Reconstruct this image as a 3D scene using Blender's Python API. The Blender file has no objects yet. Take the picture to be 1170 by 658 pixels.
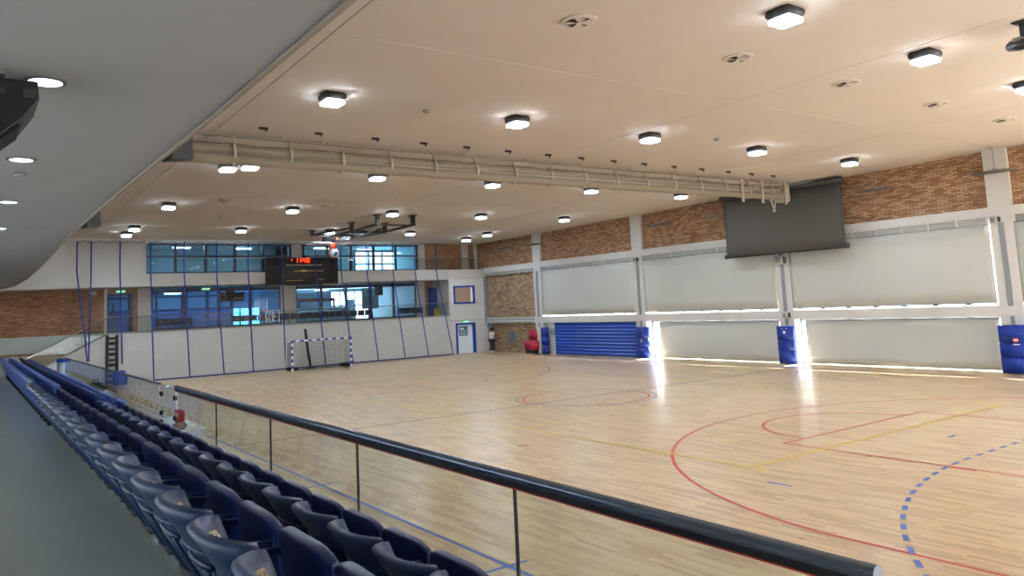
import bpy, bmesh, math, random
from mathutils import Vector, Matrix
random.seed(7)
S = bpy.context.scene
COL = S.collection
PI = math.pi

# ------------------------------------------------------------------ materials
def new_mat(name):
    m = bpy.data.materials.new(name); m.use_nodes = True
    nt = m.node_tree; b = nt.nodes['Principled BSDF']
    return m, nt, b
def lin(c):
    return tuple((v/255/12.92 if v/255 <= .04045 else ((v/255+.055)/1.055)**2.4) for v in c)
def mat(name, rgb, rough=.6, metal=0., spec=.5, var=0., scale=8., bump=0., coat=0.):
    m, nt, b = new_mat(name)
    c = lin(rgb)
    b.inputs['Base Color'].default_value = (*c, 1)
    b.inputs['Roughness'].default_value = rough
    b.inputs['Metallic'].default_value = metal
    b.inputs['Specular IOR Level'].default_value = spec
    b.inputs['Coat Weight'].default_value = coat
    if var or bump:
        tc = nt.nodes.new('ShaderNodeTexCoord'); n = nt.nodes.new('ShaderNodeTexNoise')
        n.inputs['Scale'].default_value = scale; n.inputs['Detail'].default_value = 4
        nt.links.new(tc.outputs['Object'], n.inputs['Vector'])
        if var:
            r = nt.nodes.new('ShaderNodeValToRGB')
            r.color_ramp.elements[0].position = .3; r.color_ramp.elements[1].position = .7
            r.color_ramp.elements[0].color = (*[v*(1-var) for v in c], 1)
            r.color_ramp.elements[1].color = (*[min(1, v*(1+var)) for v in c], 1)
            nt.links.new(n.outputs['Fac'], r.inputs['Fac']); nt.links.new(r.outputs['Color'], b.inputs['Base Color'])
        if bump:
            bp = nt.nodes.new('ShaderNodeBump'); bp.inputs['Strength'].default_value = bump
            bp.inputs['Distance'].default_value = .02
            nt.links.new(n.outputs['Fac'], bp.inputs['Height']); nt.links.new(bp.outputs['Normal'], b.inputs['Normal'])
    return m
def emit(name, rgb, strength):
    m, nt, b = new_mat(name)
    b.inputs['Base Color'].default_value = (*lin(rgb), 1)
    b.inputs['Emission Color'].default_value = (*lin(rgb), 1)
    b.inputs['Emission Strength'].default_value = strength
    return m
def glass(name, tint, gloss=.06, rough=0.):
    m = bpy.data.materials.new(name); m.use_nodes = True
    nt = m.node_tree; nt.nodes.clear()
    o = nt.nodes.new('ShaderNodeOutputMaterial'); mx = nt.nodes.new('ShaderNodeMixShader')
    t = nt.nodes.new('ShaderNodeBsdfTransparent'); g = nt.nodes.new('ShaderNodeBsdfGlossy')
    f = nt.nodes.new('ShaderNodeFresnel'); f.inputs['IOR'].default_value = 1.3 + gloss
    t.inputs['Color'].default_value = (*tint, 1); g.inputs['Roughness'].default_value = rough
    ge = nt.nodes.new('ShaderNodeNewGeometry'); ml = nt.nodes.new('ShaderNodeMath'); ml.operation = 'MULTIPLY'; iv = nt.nodes.new('ShaderNodeMath'); iv.operation = 'SUBTRACT'; iv.inputs[0].default_value = 1
    nt.links.new(ge.outputs['Backfacing'], iv.inputs[1]); nt.links.new(f.outputs[0], ml.inputs[0]); nt.links.new(iv.outputs[0], ml.inputs[1])
    nt.links.new(ml.outputs[0], mx.inputs[0]); nt.links.new(t.outputs[0], mx.inputs[1]); nt.links.new(g.outputs[0], mx.inputs[2])
    nt.links.new(mx.outputs[0], o.inputs[0])
    return m
def cloth_blind(name, rgb, trans):
    m = bpy.data.materials.new(name); m.use_nodes = True
    nt = m.node_tree; b = nt.nodes['Principled BSDF']; o = nt.nodes['Material Output']
    b.inputs['Base Color'].default_value = (*lin(rgb), 1); b.inputs['Roughness'].default_value = .85
    b.inputs['Specular IOR Level'].default_value = .2
    tr = nt.nodes.new('ShaderNodeBsdfTranslucent'); tr.inputs['Color'].default_value = (*lin(rgb), 1)
    mx = nt.nodes.new('ShaderNodeMixShader'); mx.inputs[0].default_value = trans
    tc = nt.nodes.new('ShaderNodeTexCoord'); mp = nt.nodes.new('ShaderNodeMapping'); mp.inputs['Scale'].default_value = (1.2, 1, .25)
    mp.inputs['Rotation'].default_value = (0, .5, 0)
    n = nt.nodes.new('ShaderNodeTexNoise'); n.inputs['Scale'].default_value = 1.6; n.inputs['Detail'].default_value = 3
    bp = nt.nodes.new('ShaderNodeBump'); bp.inputs['Strength'].default_value = .35; bp.inputs['Distance'].default_value = .12
    nt.links.new(tc.outputs['Object'], mp.inputs[0]); nt.links.new(mp.outputs[0], n.inputs['Vector'])
    nt.links.new(n.outputs['Fac'], bp.inputs['Height']); nt.links.new(bp.outputs[0], b.inputs['Normal'])
    nt.links.new(b.outputs[0], mx.inputs[1]); nt.links.new(tr.outputs[0], mx.inputs[2]); nt.links.new(mx.outputs[0], o.inputs[0])
    return m
def parquet():
    m, nt, b = new_mat('oak_parquet')
    tc = nt.nodes.new('ShaderNodeTexCoord')
    br = nt.nodes.new('ShaderNodeTexBrick')
    br.offset = .37; br.offset_frequency = 3; br.squash = 1
    br.inputs['Scale'].default_value = 1; br.inputs['Brick Width'].default_value = .62; br.inputs['Row Height'].default_value = .068
    br.inputs['Mortar Size'].default_value = .0012; br.inputs['Mortar Smooth'].default_value = .3
    br.inputs['Color1'].default_value = (0, 0, 0, 1); br.inputs['Color2'].default_value = (1, 1, 1, 1)
    br.inputs['Mortar'].default_value = (.1, .1, .1, 1)
    nt.links.new(tc.outputs['Object'], br.inputs['Vector'])
    mp = nt.nodes.new('ShaderNodeMapping'); mp.inputs['Scale'].default_value = (2, 30, 1)
    n = nt.nodes.new('ShaderNodeTexNoise'); n.inputs['Scale'].default_value = 1.5; n.inputs['Detail'].default_value = 5
    nt.links.new(tc.outputs['Object'], mp.inputs[0]); nt.links.new(mp.outputs[0], n.inputs['Vector'])
    mix = nt.nodes.new('ShaderNodeMix'); mix.data_type = 'RGBA'; mix.inputs[0].default_value = .45
    nt.links.new(br.outputs['Color'], mix.inputs[6]); nt.links.new(n.outputs['Color'], mix.inputs[7])
    bw = nt.nodes.new('ShaderNodeRGBToBW'); nt.links.new(mix.outputs[2], bw.inputs[0])
    r = nt.nodes.new('ShaderNodeValToRGB')
    r.color_ramp.elements[0].position = .12; r.color_ramp.elements[1].position = .9
    r.color_ramp.elements[0].color = (*lin((176, 147, 114)), 1); r.color_ramp.elements[1].color = (*lin((218, 195, 156)), 1)
    e = r.color_ramp.elements.new(.5); e.color = (*lin((204, 177, 137)), 1)
    nt.links.new(bw.outputs[0], r.inputs['Fac']); nt.links.new(r.outputs['Color'], b.inputs['Base Color'])
    b.inputs['Roughness'].default_value = .34; b.inputs['Specular IOR Level'].default_value = .3
    n2 = nt.nodes.new('ShaderNodeTexNoise'); n2.inputs['Scale'].default_value = .8
    mr = nt.nodes.new('ShaderNodeMapRange'); mr.inputs[3].default_value = .25; mr.inputs[4].default_value = .34
    nt.links.new(tc.outputs['Object'], n2.inputs['Vector']); nt.links.new(n2.outputs['Fac'], mr.inputs[0]); nt.links.new(mr.outputs[0], b.inputs['Roughness'])
    return m
def brick(name, plane, c1, c2, mortar, relief=.8, w=.25, h=.06):
    m, nt, b = new_mat(name)
    tc = nt.nodes.new('ShaderNodeTexCoord'); sp = nt.nodes.new('ShaderNodeSeparateXYZ'); cb = nt.nodes.new('ShaderNodeCombineXYZ')
    nt.links.new(tc.outputs['Object'], sp.inputs[0])
    nt.links.new(sp.outputs[0 if plane == 'xz' else 1], cb.inputs[0]); nt.links.new(sp.outputs[2], cb.inputs[1])
    br = nt.nodes.new('ShaderNodeTexBrick'); br.inputs['Scale'].default_value = 1
    br.inputs['Brick Width'].default_value = w; br.inputs['Row Height'].default_value = h
    br.inputs['Mortar Size'].default_value = .009; br.inputs['Mortar Smooth'].default_value = .2; br.inputs['Bias'].default_value = -.1
    br.inputs['Color1'].default_value = (*lin(c1), 1); br.inputs['Color2'].default_value = (*lin(c2), 1); br.inputs['Mortar'].default_value = (*lin(mortar), 1)
    nt.links.new(cb.outputs[0], br.inputs['Vector'])
    n = nt.nodes.new('ShaderNodeTexNoise'); n.inputs['Scale'].default_value = 1.1; n.inputs['Detail'].default_value = 6
    nt.links.new(cb.outputs[0], n.inputs['Vector'])
    mix = nt.nodes.new('ShaderNodeMix'); mix.data_type = 'RGBA'; mix.blend_type = 'OVERLAY'; mix.inputs[0].default_value = .35
    nt.links.new(br.outputs['Color'], mix.inputs[6]); nt.links.new(n.outputs['Fac'], mix.inputs[7])
    nt.links.new(mix.outputs[2], b.inputs['Base Color'])
    # headers standing proud of the face
    br2 = nt.nodes.new('ShaderNodeTexBrick'); br2.inputs['Scale'].default_value = 1
    br2.inputs['Brick Width'].default_value = w; br2.inputs['Row Height'].default_value = h; br2.inputs['Mortar Size'].default_value = .012
    br2.inputs['Color1'].default_value = (.55, .55, .55, 1); br2.inputs['Color2'].default_value = (1, 1, 1, 1); br2.inputs['Mortar'].default_value = (0, 0, 0, 1)
    nt.links.new(cb.outputs[0], br2.inputs['Vector'])
    bp = nt.nodes.new('ShaderNodeBump'); bp.inputs['Strength'].default_value = relief; bp.inputs['Distance'].default_value = .03
    nt.links.new(br2.outputs['Color'], bp.inputs['Height']); nt.links.new(bp.outputs[0], b.inputs['Normal'])
    b.inputs['Roughness'].default_value = .85; b.inputs['Specular IOR Level'].default_value = .2
    return m

M = {}
M['parquet'] = parquet()
M['ceiling'] = mat('ceiling_paint', (218, 208, 198), .8, spec=.2, var=.02, scale=1)
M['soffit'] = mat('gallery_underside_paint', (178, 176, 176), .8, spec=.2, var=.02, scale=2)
M['white'] = mat('white_wall_paint', (216, 214, 210), .7, spec=.25, var=.02, scale=2)
M['offwhite'] = mat('warm_white_wall_paint', (204, 200, 194), .75, spec=.2, var=.02, scale=2)
M['skirt'] = mat('pale_green_skirting', (188, 200, 194), .5, var=.03, scale=2)
M['brick_r'] = brick('brick_right', 'xz', (168, 126, 96), (226, 190, 154), (112, 86, 68), .9)
M['brick_r2'] = brick('brick_bay', 'xz', (164, 132, 106), (224, 198, 164), (108, 88, 70), .9)
M['brick_f'] = brick('brick_far', 'yz', (162, 116, 90), (206, 158, 124), (122, 94, 76), .6)
M['grey_floor'] = mat('grey_green_resin_floor', (150, 160, 156), .35, spec=.5, var=.06, scale=3)
M['tile'] = mat('tan_landing_floor', (150, 130, 108), .6, var=.08, scale=3)
M['concrete'] = mat('painted_concrete', (150, 150, 146), .7, var=.06, scale=3)
M['seat'] = mat('slate_blue_plastic', (30, 54, 96), .38, spec=.5, var=.05, scale=30, bump=.05)
M['seatpad'] = mat('navy_plastic', (10, 36, 92), .4, spec=.5, var=.05, scale=40, bump=.05)
M['seatdark'] = mat('black_seat_metal', (24, 26, 32), .5)
M['seatblue'] = mat('royal_blue_plastic', (36, 66, 140), .42, var=.05, scale=20)
M['seatblue2'] = mat('bright_blue_plastic', (50, 92, 182), .42, var=.05, scale=20)
M['plate'] = mat('beige_number_plate', (212, 192, 156), .5)
M['ink'] = mat('black_ink', (30, 28, 26), .6)
M['steel'] = mat('brushed_steel', (186, 188, 190), .28, metal=1.)
M['rail'] = mat('dark_steel_rail', (110, 122, 140), .25, metal=.75)
M['greymetal'] = mat('grey_painted_metal', (150, 154, 158), .45, metal=.3)
M['heater'] = mat('brown_grey_metal', (118, 112, 106), .45, metal=.3)
M['trackgrey'] = mat('pale_grey_track', (186, 190, 192), .4, metal=.2)
M['lip'] = mat('beige_edge_profile', (168, 154, 138), .6)
M['darkgrey'] = mat('dark_grey_metal', (60, 62, 66), .45, metal=.2)
M['black'] = mat('black_metal', (22, 22, 24), .5)
M['blackcloth'] = mat('black_grille', (16, 16, 18), .8)
M['blue'] = mat('blue_vinyl_pad', (24, 56, 156), .45, spec=.4, var=.04, scale=4, bump=.08)
M['bluepaint'] = mat('blue_paint', (28, 74, 176), .35, spec=.5)
M['bluestrap'] = mat('blue_strap', (34, 50, 140), .7)
M['navyframe'] = mat('navy_window_frame', (22, 40, 84), .4)
M['blind'] = cloth_blind('cream_blind_cloth', (204, 206, 200), .035)
M['screen'] = mat('dark_grey_screen_cloth', (92, 90, 87), .75, spec=.15, var=.03, scale=20)
M['red'] = mat('red_line_paint', (196, 62, 44), .4)
M['yellow'] = mat('yellow_line_paint', (222, 196, 36), .4)
M['blueline'] = mat('blue_line_paint', (62, 98, 190), .4)
M['darkline'] = mat('dark_line_paint', (70, 56, 62), .4)
M['whiteline'] = mat('white_line_paint', (240, 240, 236), .3)
M['crimson'] = mat('crimson_foam', (190, 40, 74), .6, var=.04)
M['orange'] = mat('orange_red_steel', (214, 72, 40), .4)
M['netcord'] = mat('pale_net_cord', (132, 128, 122), .9)
M['netgrey'] = mat('grey_net_cord', (150, 148, 142), .9)
M['netwhite'] = mat('white_net_cord', (232, 232, 228), .9)
M['roll'] = mat('cream_curtain_cloth', (146, 136, 120), .85, spec=.1, var=.04, scale=6)
M['roll_light'] = mat('cream_strap', (184, 175, 162), .8)
M['diff'] = emit('lamp_diffuser', (222, 239, 255), 170)
M['sidelens'] = emit('lamp_side_lens', (240, 248, 255), 4)
M['diffback'] = emit('recessed_lamp', (225, 238, 255), 3.5)
M['roomlamp'] = emit('room_lamp', (220, 238, 255), 90)
M['led'] = emit('red_led', (255, 56, 20), 2.6)
M['green'] = emit('green_exit_sign', (60, 190, 130), .4)
M['exitwhite'] = emit('exit_sign_white', (225, 255, 240), .9)
M['amber'] = mat('yellow_print', (206, 176, 70), .6)
M['greyprint'] = mat('grey_print', (128, 118, 112), .6)
M['glassn'] = glass('balustrade_glass', (.87, .89, .86), .1)
M['glassw'] = glass('window_glass', (.93, .95, .96), .1)
M['glassb'] = glass('blue_tinted_glass', (.42, .7, .9), .08)
M['glasst'] = glass('teal_tinted_glass', (.66, .82, .9), .1)
M['roomwall'] = mat('pale_room_wall', (150, 170, 184), .7)
M['roomblue'] = mat('blue_room_wall', (70, 124, 186), .6)
M['roompale'] = mat('pale_blue_room_wall', (176, 206, 226), .6)
M['roombrown'] = mat('brown_room', (120, 104, 88), .8)
M['roomdark'] = mat('dark_slate_room', (120, 146, 156), .7)
M['redsign'] = mat('dark_red_band', (120, 40, 48), .5)
M['chair'] = mat('dark_blue_chair', (46, 54, 82), .55)
M['yellowplastic'] = mat('yellow_plastic', (228, 196, 30), .45)
M['skin'] = mat('skin', (150, 104, 80), .55)
M['hair'] = mat('dark_brown_hair', (44, 30, 24), .7)
M['shirt'] = mat('white_cotton', (236, 234, 230), .85, var=.03)
M['trousers'] = mat('dark_navy_trousers', (40, 44, 60), .85, var=.05)
M['paleblue'] = mat('pale_blue_plastic', (178, 196, 214), .5, var=.04)
M['tablewhite'] = mat('white_laminate', (214, 222, 222), .35)
M['redpaper'] = mat('red_card', (186, 50, 48), .6)
M['doorwhite'] = mat('white_door', (240, 246, 252), .4)

# ------------------------------------------------------------------ mesh builder
class MB:
    def __init__(s): s.bm = bmesh.new(); s.mats = []
    def mi(s, m):
        if m not in s.mats: s.mats.append(m)
        return s.mats.index(m)
    def faces(s, vs, fs, m=None, smooth=False):
        i = s.mi(m); v = [s.bm.verts.new(p) for p in vs]
        for f in fs:
            try:
                q = s.bm.faces.new([v[k] for k in f]); q.material_index = i; q.smooth = smooth
            except ValueError: pass
        return s
    def box(s, x0, x1, y0, y1, z0, z1, m=None, X=None):
        vs = [Vector((x, y, z)) for z in (z0, z1) for y in (y0, y1) for x in (x0, x1)]
        if X is not None: vs = [X @ v for v in vs]
        return s.faces(vs, [(0, 2, 3, 1), (4, 5, 7, 6), (0, 1, 5, 4), (2, 6, 7, 3), (0, 4, 6, 2), (1, 3, 7, 5)], m)
    def rbox(s, x0, x1, y0, y1, z0, z1, r, m=None, X=None, seg=2):
        t = bmesh.new(); bmesh.ops.create_cube(t, size=1)
        for v in t.verts: v.co = Vector((x0+(v.co.x+.5)*(x1-x0), y0+(v.co.y+.5)*(y1-y0), z0+(v.co.z+.5)*(z1-z0)))
        bmesh.ops.bevel(t, geom=list(t.edges), offset=r, segments=seg, affect='EDGES')
        return s.merge(t, m, X)
    def merge(s, t, m=None, X=None, smooth=True):
        i = s.mi(m); mp = {}
        for v in t.verts: mp[v] = s.bm.verts.new(X @ v.co if X is not None else v.co)
        for f in t.faces:
            q = s.bm.faces.new([mp[v] for v in f.verts]); q.material_index = i; q.smooth = smooth
        t.free(); return s
    def tube(s, pts, r, m=None, n=8, caps=True, smooth=True):
        pts = [Vector(p) for p in pts]; rings = []; i = s.mi(m); prev = None
        rr = r if isinstance(r, (list, tuple)) else [r]*len(pts)
        for k, p in enumerate(pts):
            d = (pts[min(k+1, len(pts)-1)] - pts[max(k-1, 0)]).normalized()
            if prev is None:
                a = d.cross(Vector((0, 0, 1)));
                if a.length < 1e-3: a = d.cross(Vector((1, 0, 0)))
                a.normalize()
            else:
                a = (prev - d*prev.dot(d))
                if a.length < 1e-4: a = d.orthogonal()
                a.normalize()
            prev = a; b = d.cross(a)
            rings.append([s.bm.verts.new(p + (a*math.cos(2*PI*j/n) + b*math.sin(2*PI*j/n))*rr[k]) for j in range(n)])
        for k in range(len(rings)-1):
            for j in range(n):
                f = s.bm.faces.new((rings[k][j], rings[k][(j+1) % n], rings[k+1][(j+1) % n], rings[k+1][j])); f.material_index = i; f.smooth = smooth
        if caps:
            f = s.bm.faces.new(rings[0][::-1]); f.material_index = i
            f = s.bm.faces.new(rings[-1]); f.material_index = i
        return s
    def cyl(s, p, r, h, m=None, n=20, r2=None, axis='z'):
        p = Vector(p); d = {'x': Vector((1, 0, 0)), 'y': Vector((0, 1, 0)), 'z': Vector((0, 0, 1))}[axis]
        return s.tube([p, p+d*h], [r, r if r2 is None else r2], m, n)
    def bar(s, a, b, w, h, m=None):
        a, b = Vector(a), Vector(b); d = (b-a).normalized()
        u = d.cross(Vector((0, 0, 1)))
        if u.length < 1e-3: u = Vector((1, 0, 0))
        u.normalize(); v = u.cross(d)
        vs = [p + u*i*w/2 + v*j*h/2 for p in (a, b) for i, j in ((-1, -1), (1, -1), (1, 1), (-1, 1))]
        return s.faces(vs, [(0, 1, 2, 3), (7, 6, 5, 4), (0, 4, 5, 1), (1, 5, 6, 2), (2, 6, 7, 3), (3, 7, 4, 0)], m)
    def grid(s, fn, nu, nv, m=None, smooth=True):
        i = s.mi(m)
        V = [[s.bm.verts.new(fn(a/nu, b/nv)) for b in range(nv+1)] for a in range(nu+1)]
        for a in range(nu):
            for b in range(nv):
                f = s.bm.faces.new((V[a][b], V[a+1][b], V[a+1][b+1], V[a][b+1])); f.material_index = i; f.smooth = smooth
        return s
    def shell(s, fo, fi, nu, nv, m=None):
        """closed slab between outer and inner grids"""
        i = s.mi(m)
        A = [[s.bm.verts.new(fo(a/nu, b/nv)) for b in range(nv+1)] for a in range(nu+1)]
        B = [[s.bm.verts.new(fi(a/nu, b/nv)) for b in range(nv+1)] for a in range(nu+1)]
        def q(*v):
            f = s.bm.faces.new(v); f.material_index = i; f.smooth = True
        for a in range(nu):
            for b in range(nv):
                q(A[a][b], A[a+1][b], A[a+1][b+1], A[a][b+1]); q(B[a][b], B[a][b+1], B[a+1][b+1], B[a+1][b])
            q(A[a][0], B[a][0], B[a+1][0], A[a+1][0]); q(A[a][nv], A[a+1][nv], B[a+1][nv], B[a][nv])
        for b in range(nv):
            q(A[0][b], A[0][b+1], B[0][b+1], B[0][b]); q(A[nu][b], B[nu][b], B[nu][b+1], A[nu][b+1])
        return s
    def prism(s, poly, y0, y1, m=None, plane='xz'):
        """extrude a 2-D outline"""
        def P(a, b, c): return {'xz': (a, c, b), 'yz': (c, a, b), 'xy': (a, b, c)}[plane]
        n = len(poly)
        vs = [P(a, b, y0) for a, b in poly] + [P(a, b, y1) for a, b in poly]
        return s.faces(vs, [tuple(range(n)), tuple(range(2*n-1, n-1, -1))] + [(k, (k+1) % n, n+(k+1) % n, n+k) for k in range(n)], m)
    def build(s, name, m=None, parent=None, bevel=0, recalc=True):
        if recalc: bmesh.ops.recalc_face_normals(s.bm, faces=list(s.bm.faces))
        me = bpy.data.meshes.new(name); s.bm.to_mesh(me); s.bm.free()
        if s.mats:
            for q in s.mats: me.materials.append(q if q is not None else m)
        else: me.materials.append(m)
        o = bpy.data.objects.new(name, me); COL.objects.link(o)
        if parent is not None: o.parent = parent
        if bevel:
            b = o.modifiers.new('Bevel', 'BEVEL'); b.width = bevel; b.segments = 2; b.limit_method = 'ANGLE'
        return o

def thing(name, label, cat, loc=(0, 0, 0), rz=0, group=None):
    o = bpy.data.objects.new(name, None); COL.objects.link(o); o.empty_display_size = .1
    o.location = loc; o.rotation_euler = (0, 0, rz); o['label'] = label; o['category'] = cat
    if group: o['group'] = group
    return o
def tag(o, label, cat, group=None, kind=None):
    o['label'] = label; o['category'] = cat
    if group: o['group'] = group
    if kind: o['kind'] = kind
    return o
def struct(o): o['kind'] = 'structure'; return o
def dup(root, loc, label, rz=None, group=None):
    r = root.copy(); COL.objects.link(r); r.location = loc; r['label'] = label
    if rz is not None: r.rotation_euler = (0, 0, rz)
    if group: r['group'] = group
    for ch in list(root.children):
        c = ch.copy(); COL.objects.link(c); c.parent = r
        for g in list(ch.children):
            d = g.copy(); COL.objects.link(d); d.parent = c
    return r
ORD = ['', 'first', 'second', 'third', 'fourth', 'fifth', 'sixth', 'seventh', 'eighth', 'ninth', 'tenth', 'eleventh', 'twelfth', 'thirteenth',
       'fourteenth', 'fifteenth', 'sixteenth', 'seventeenth', 'eighteenth', 'nineteenth', 'twentieth']
def ordn(n):
    if n <= 20: return ORD[n]
    t = {2: 'twenty', 3: 'thirty', 4: 'forty', 5: 'fifty'}[n//10]
    if n % 10 == 0: return {3: 'thirtieth', 4: 'fortieth', 5: 'fiftieth'}[n//10]
    return t + '-' + ORD[n % 10]
def cz(x): return 6.84 + .0085*(x-7)      # the ceiling drops slightly towards the far end

# ------------------------------------------------------------------ camera
cam = bpy.data.cameras.new('camera'); co = bpy.data.objects.new('camera', cam); COL.objects.link(co)
R = Vector((0.563906, 0.824525, -0.046571)); U = Vector((0.114536, -0.022237, 0.993170)); F = Vector((-0.817858, 0.565389, 0.106977))
mw = Matrix((R, U, -F)).transposed().to_4x4(); mw.translation = Vector((17.021085, -14.778451, 2.732586))
co.matrix_world = mw
cam.sensor_fit = 'HORIZONTAL'; cam.sensor_width = 36; cam.lens = 872.980/1170*36
cam.shift_x = (585-561.273)/1170; cam.shift_y = (255.451-329)/1170
cam.clip_start = .05; cam.clip_end = 300
S.camera = co

# ------------------------------------------------------------------ setting: court
XF, YR = -22.0, 11.6
XN = 21.0
floor = struct(MB().box(XF-.3, XN, -12.3, YR+.3, -.2, 0).build('floor', M['parquet']))
def ring_pts(c, r, a0, a1, n): return [(c[0]+r*math.cos(a0+(a1-a0)*k/n), c[1]+r*math.sin(a0+(a1-a0)*k/n)) for k in range(n+1)]
def strip(mb, pts, w, z):
    n = len(pts); L = []; Rr = []
    for k in range(n):
        a = Vector(pts[max(k-1, 0)]); b = Vector(pts[min(k+1, n-1)]); d = (b-a).normalized(); nrm = Vector((-d.y, d.x))
        p = Vector(pts[k]); L.append(p+nrm*w/2); Rr.append(p-nrm*w/2)
    vs = [(p.x, p.y, z) for p in L] + [(p.x, p.y, z) for p in Rr]
    mb.faces(vs, [(k, n+k, n+k+1, k+1) for k in range(n-1)])
def dash(mb, pts, w, z, on, off):
    # resample a polyline into dashes
    acc = []; d = 0; cur = [pts[0]]; drawing = True; left = on
    for a, b in zip(pts[:-1], pts[1:]):
        a = Vector(a); b = Vector(b); L = (b-a).length; t = 0
        while L - t > left:
            t += left; p = a.lerp(b, t/L)
            if drawing: cur.append(tuple(p)); strip(mb, cur, w, z)
            drawing = not drawing; cur = [tuple(p)]; left = on if drawing else off
        left -= (L-t)
        if drawing: cur.append(tuple(b))
    if drawing and len(cur) > 1: strip(mb, cur, w, z)
def lines(name, m, fn):
    mb = MB(); fn(mb)
    o = mb.build(name, m, floor, recalc=False)
    for p in o.data.polygons: pass
    return o
LW = .058
def red_lines(mb):
    z = .003
    for s in (1, -1):
        hx = s*12.425
        a = math.asin(6.7/6.75)
        pts = [(hx-s*6.75*math.cos(t), 6.75*math.sin(t)) for t in [(-a + 2*a*k/72) for k in range(73)]]
        strip(mb, [(s*14, -6.7)] + pts + [(s*14, 6.7)], LW, z)
        strip(mb, [(s*8.2, -2.45), (s*8.2, 2.45)], LW, z)
        for y in (-2.45, 2.45): strip(mb, [(s*8.2-s*.025, y), (s*14, y)], LW, z+.0005)
        strip(mb, [(s*8.2-s*1.8*math.cos(t), 1.8*math.sin(t)) for t in [(-PI/2+PI*k/36) for k in range(37)]], LW, z)
        for xx in (9.0, 9.85): strip(mb, [(s*xx, -2.45), (s*xx, -2.56)], .06, z)
        strip(mb, [(s*11.05, -2.5), (s*11.46, -2.5)], .1, z)
    strip(mb, ring_pts((0, 0), 1.8, 0, 2*PI, 72), LW, z)
def blue_lines(mb):
    z = .005
    for y in (-10, 10): strip(mb, [(-20, y), (20, y)], LW, z)
    for s in (1, -1):
        pts = [(s*20-s*9*math.cos(t), -1.5+9*math.sin(t)) for t in [(-PI/2+PI/2*k/40) for k in range(41)]]
        pts += [(s*20-s*9*math.cos(t), 1.5+9*math.sin(t)) for t in [(PI/2*k/40) for k in range(41)]]
        dash(mb, pts, .06, z, .23, .2)
        strip(mb, [(s*9.98, -.13), (s*9.98, .13)], .08, z)
        strip(mb, [(s*9.77, -5.09), (s*10.16, -5.09)], .06, z)
        strip(mb, [(s*4.97, -10.25), (s*4.97, -9.7)], LW, z+.0005)
        strip(mb, [(s*10.13, -10.6), (s*10.13, -9.75)], LW, z+.0005)
    dash(mb, ring_pts((0, 0), 2.0, 0, 2*PI, 90), .06, z, .16, .14)
def yellow_lines(mb):
    z = .007
    for y in (-4.5, 4.5): strip(mb, [(-9.02, y), (9.02, y)], LW, z)
    for x in (-9, 9, -3, 3): strip(mb, [(x, -4.5), (x, 4.5)], LW, z+.0005)
    for x in (-3, 3, 0):
        for s in (-1, 1): dash(mb, [(x, s*4.7), (x, s*6.4)], LW, z, .15, .2)
    for s in (-1, 1):
        strip(mb, [(s*9.16, -4.56), (s*9.36, -4.56)], LW, z)
def dark_lines(mb):
    strip(mb, [(0, -9.97), (0, 9.97)], LW, .009)
lines('red_court_lines', M['red'], red_lines); lines('blue_court_lines', M['blueline'], blue_lines)
lines('yellow_court_lines', M['yellow'], yellow_lines); lines('dark_halfway_line', M['darkline'], dark_lines)
# ceiling: one sloping slab with fine joints cut into it
mb = MB()
xs = [XF-1.2, -16.5, -8.1, -.05, 6.85, 13.6, XN+.3]; ys = [-19.3, -10.4, -1.25, 5.6, YR+.3]
g = .02
for i in range(len(xs)-1):
    for j in range(len(ys)-1):
        x0, x1, y0, y1 = xs[i]+g/2, xs[i+1]-g/2, ys[j]+g/2, ys[j+1]-g/2
        vs = [(x, y, cz(x)+h) for h in (0, .03) for y in (y0, y1) for x in (x0, x1)]
        mb.faces(vs, [(0, 2, 3, 1), (4, 5, 7, 6), (0, 1, 5, 4), (2, 6, 7, 3), (0, 4, 6, 2), (1, 3, 7, 5)])
x0, x1 = xs[0], xs[-1]
vs = [(x, y, cz(x)+h) for h in (.03, .3) for y in (ys[0], ys[-1]) for x in (x0, x1)]
mb.faces(vs, [(0, 2, 3, 1), (4, 5, 7, 6), (0, 1, 5, 4), (2, 6, 7, 3), (0, 4, 6, 2), (1, 3, 7, 5)])
struct(mb.build('ceiling', M['ceiling']))

# ------------------------------------------------------------------ setting: right wall
CC = [6.65 + 7.78*k for k in range(-3, 3)]      # column centres
HW = .33
mb = MB()
mb.box(XF-1.0, XN, YR, YR+.3, 4.75, 7.2)
struct(mb.build('wall_right', M['brick_r']))
struct(MB().box(XF-12, CC[0], YR+.02, YR+.3, 0, 4.76).build('wall_right_bay', M['brick_r2']))
n_trim = 0
def trim(mb, m):
    global n_trim
    n_trim += 1
    return struct(mb.build('trim_%d' % n_trim, m))
for c in CC:
    mb = MB().box(c-HW, c+HW, YR-.15, YR+.3, 0, 7.0)
    trim(mb, M['white'])
# corner pilaster
trim(MB().box(-22.75, -22.05, YR-.25, YR+.05, 0, 4.4), M['white'])
trim(MB().box(-22.62, XN, YR-.17, YR+.3, 4.74, 5.05), M['white'])      # upper beam
trim(MB().box(-22.3, XN, YR-.17, YR+.3, 1.68, 2.03), M['white'])       # lower beam
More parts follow.
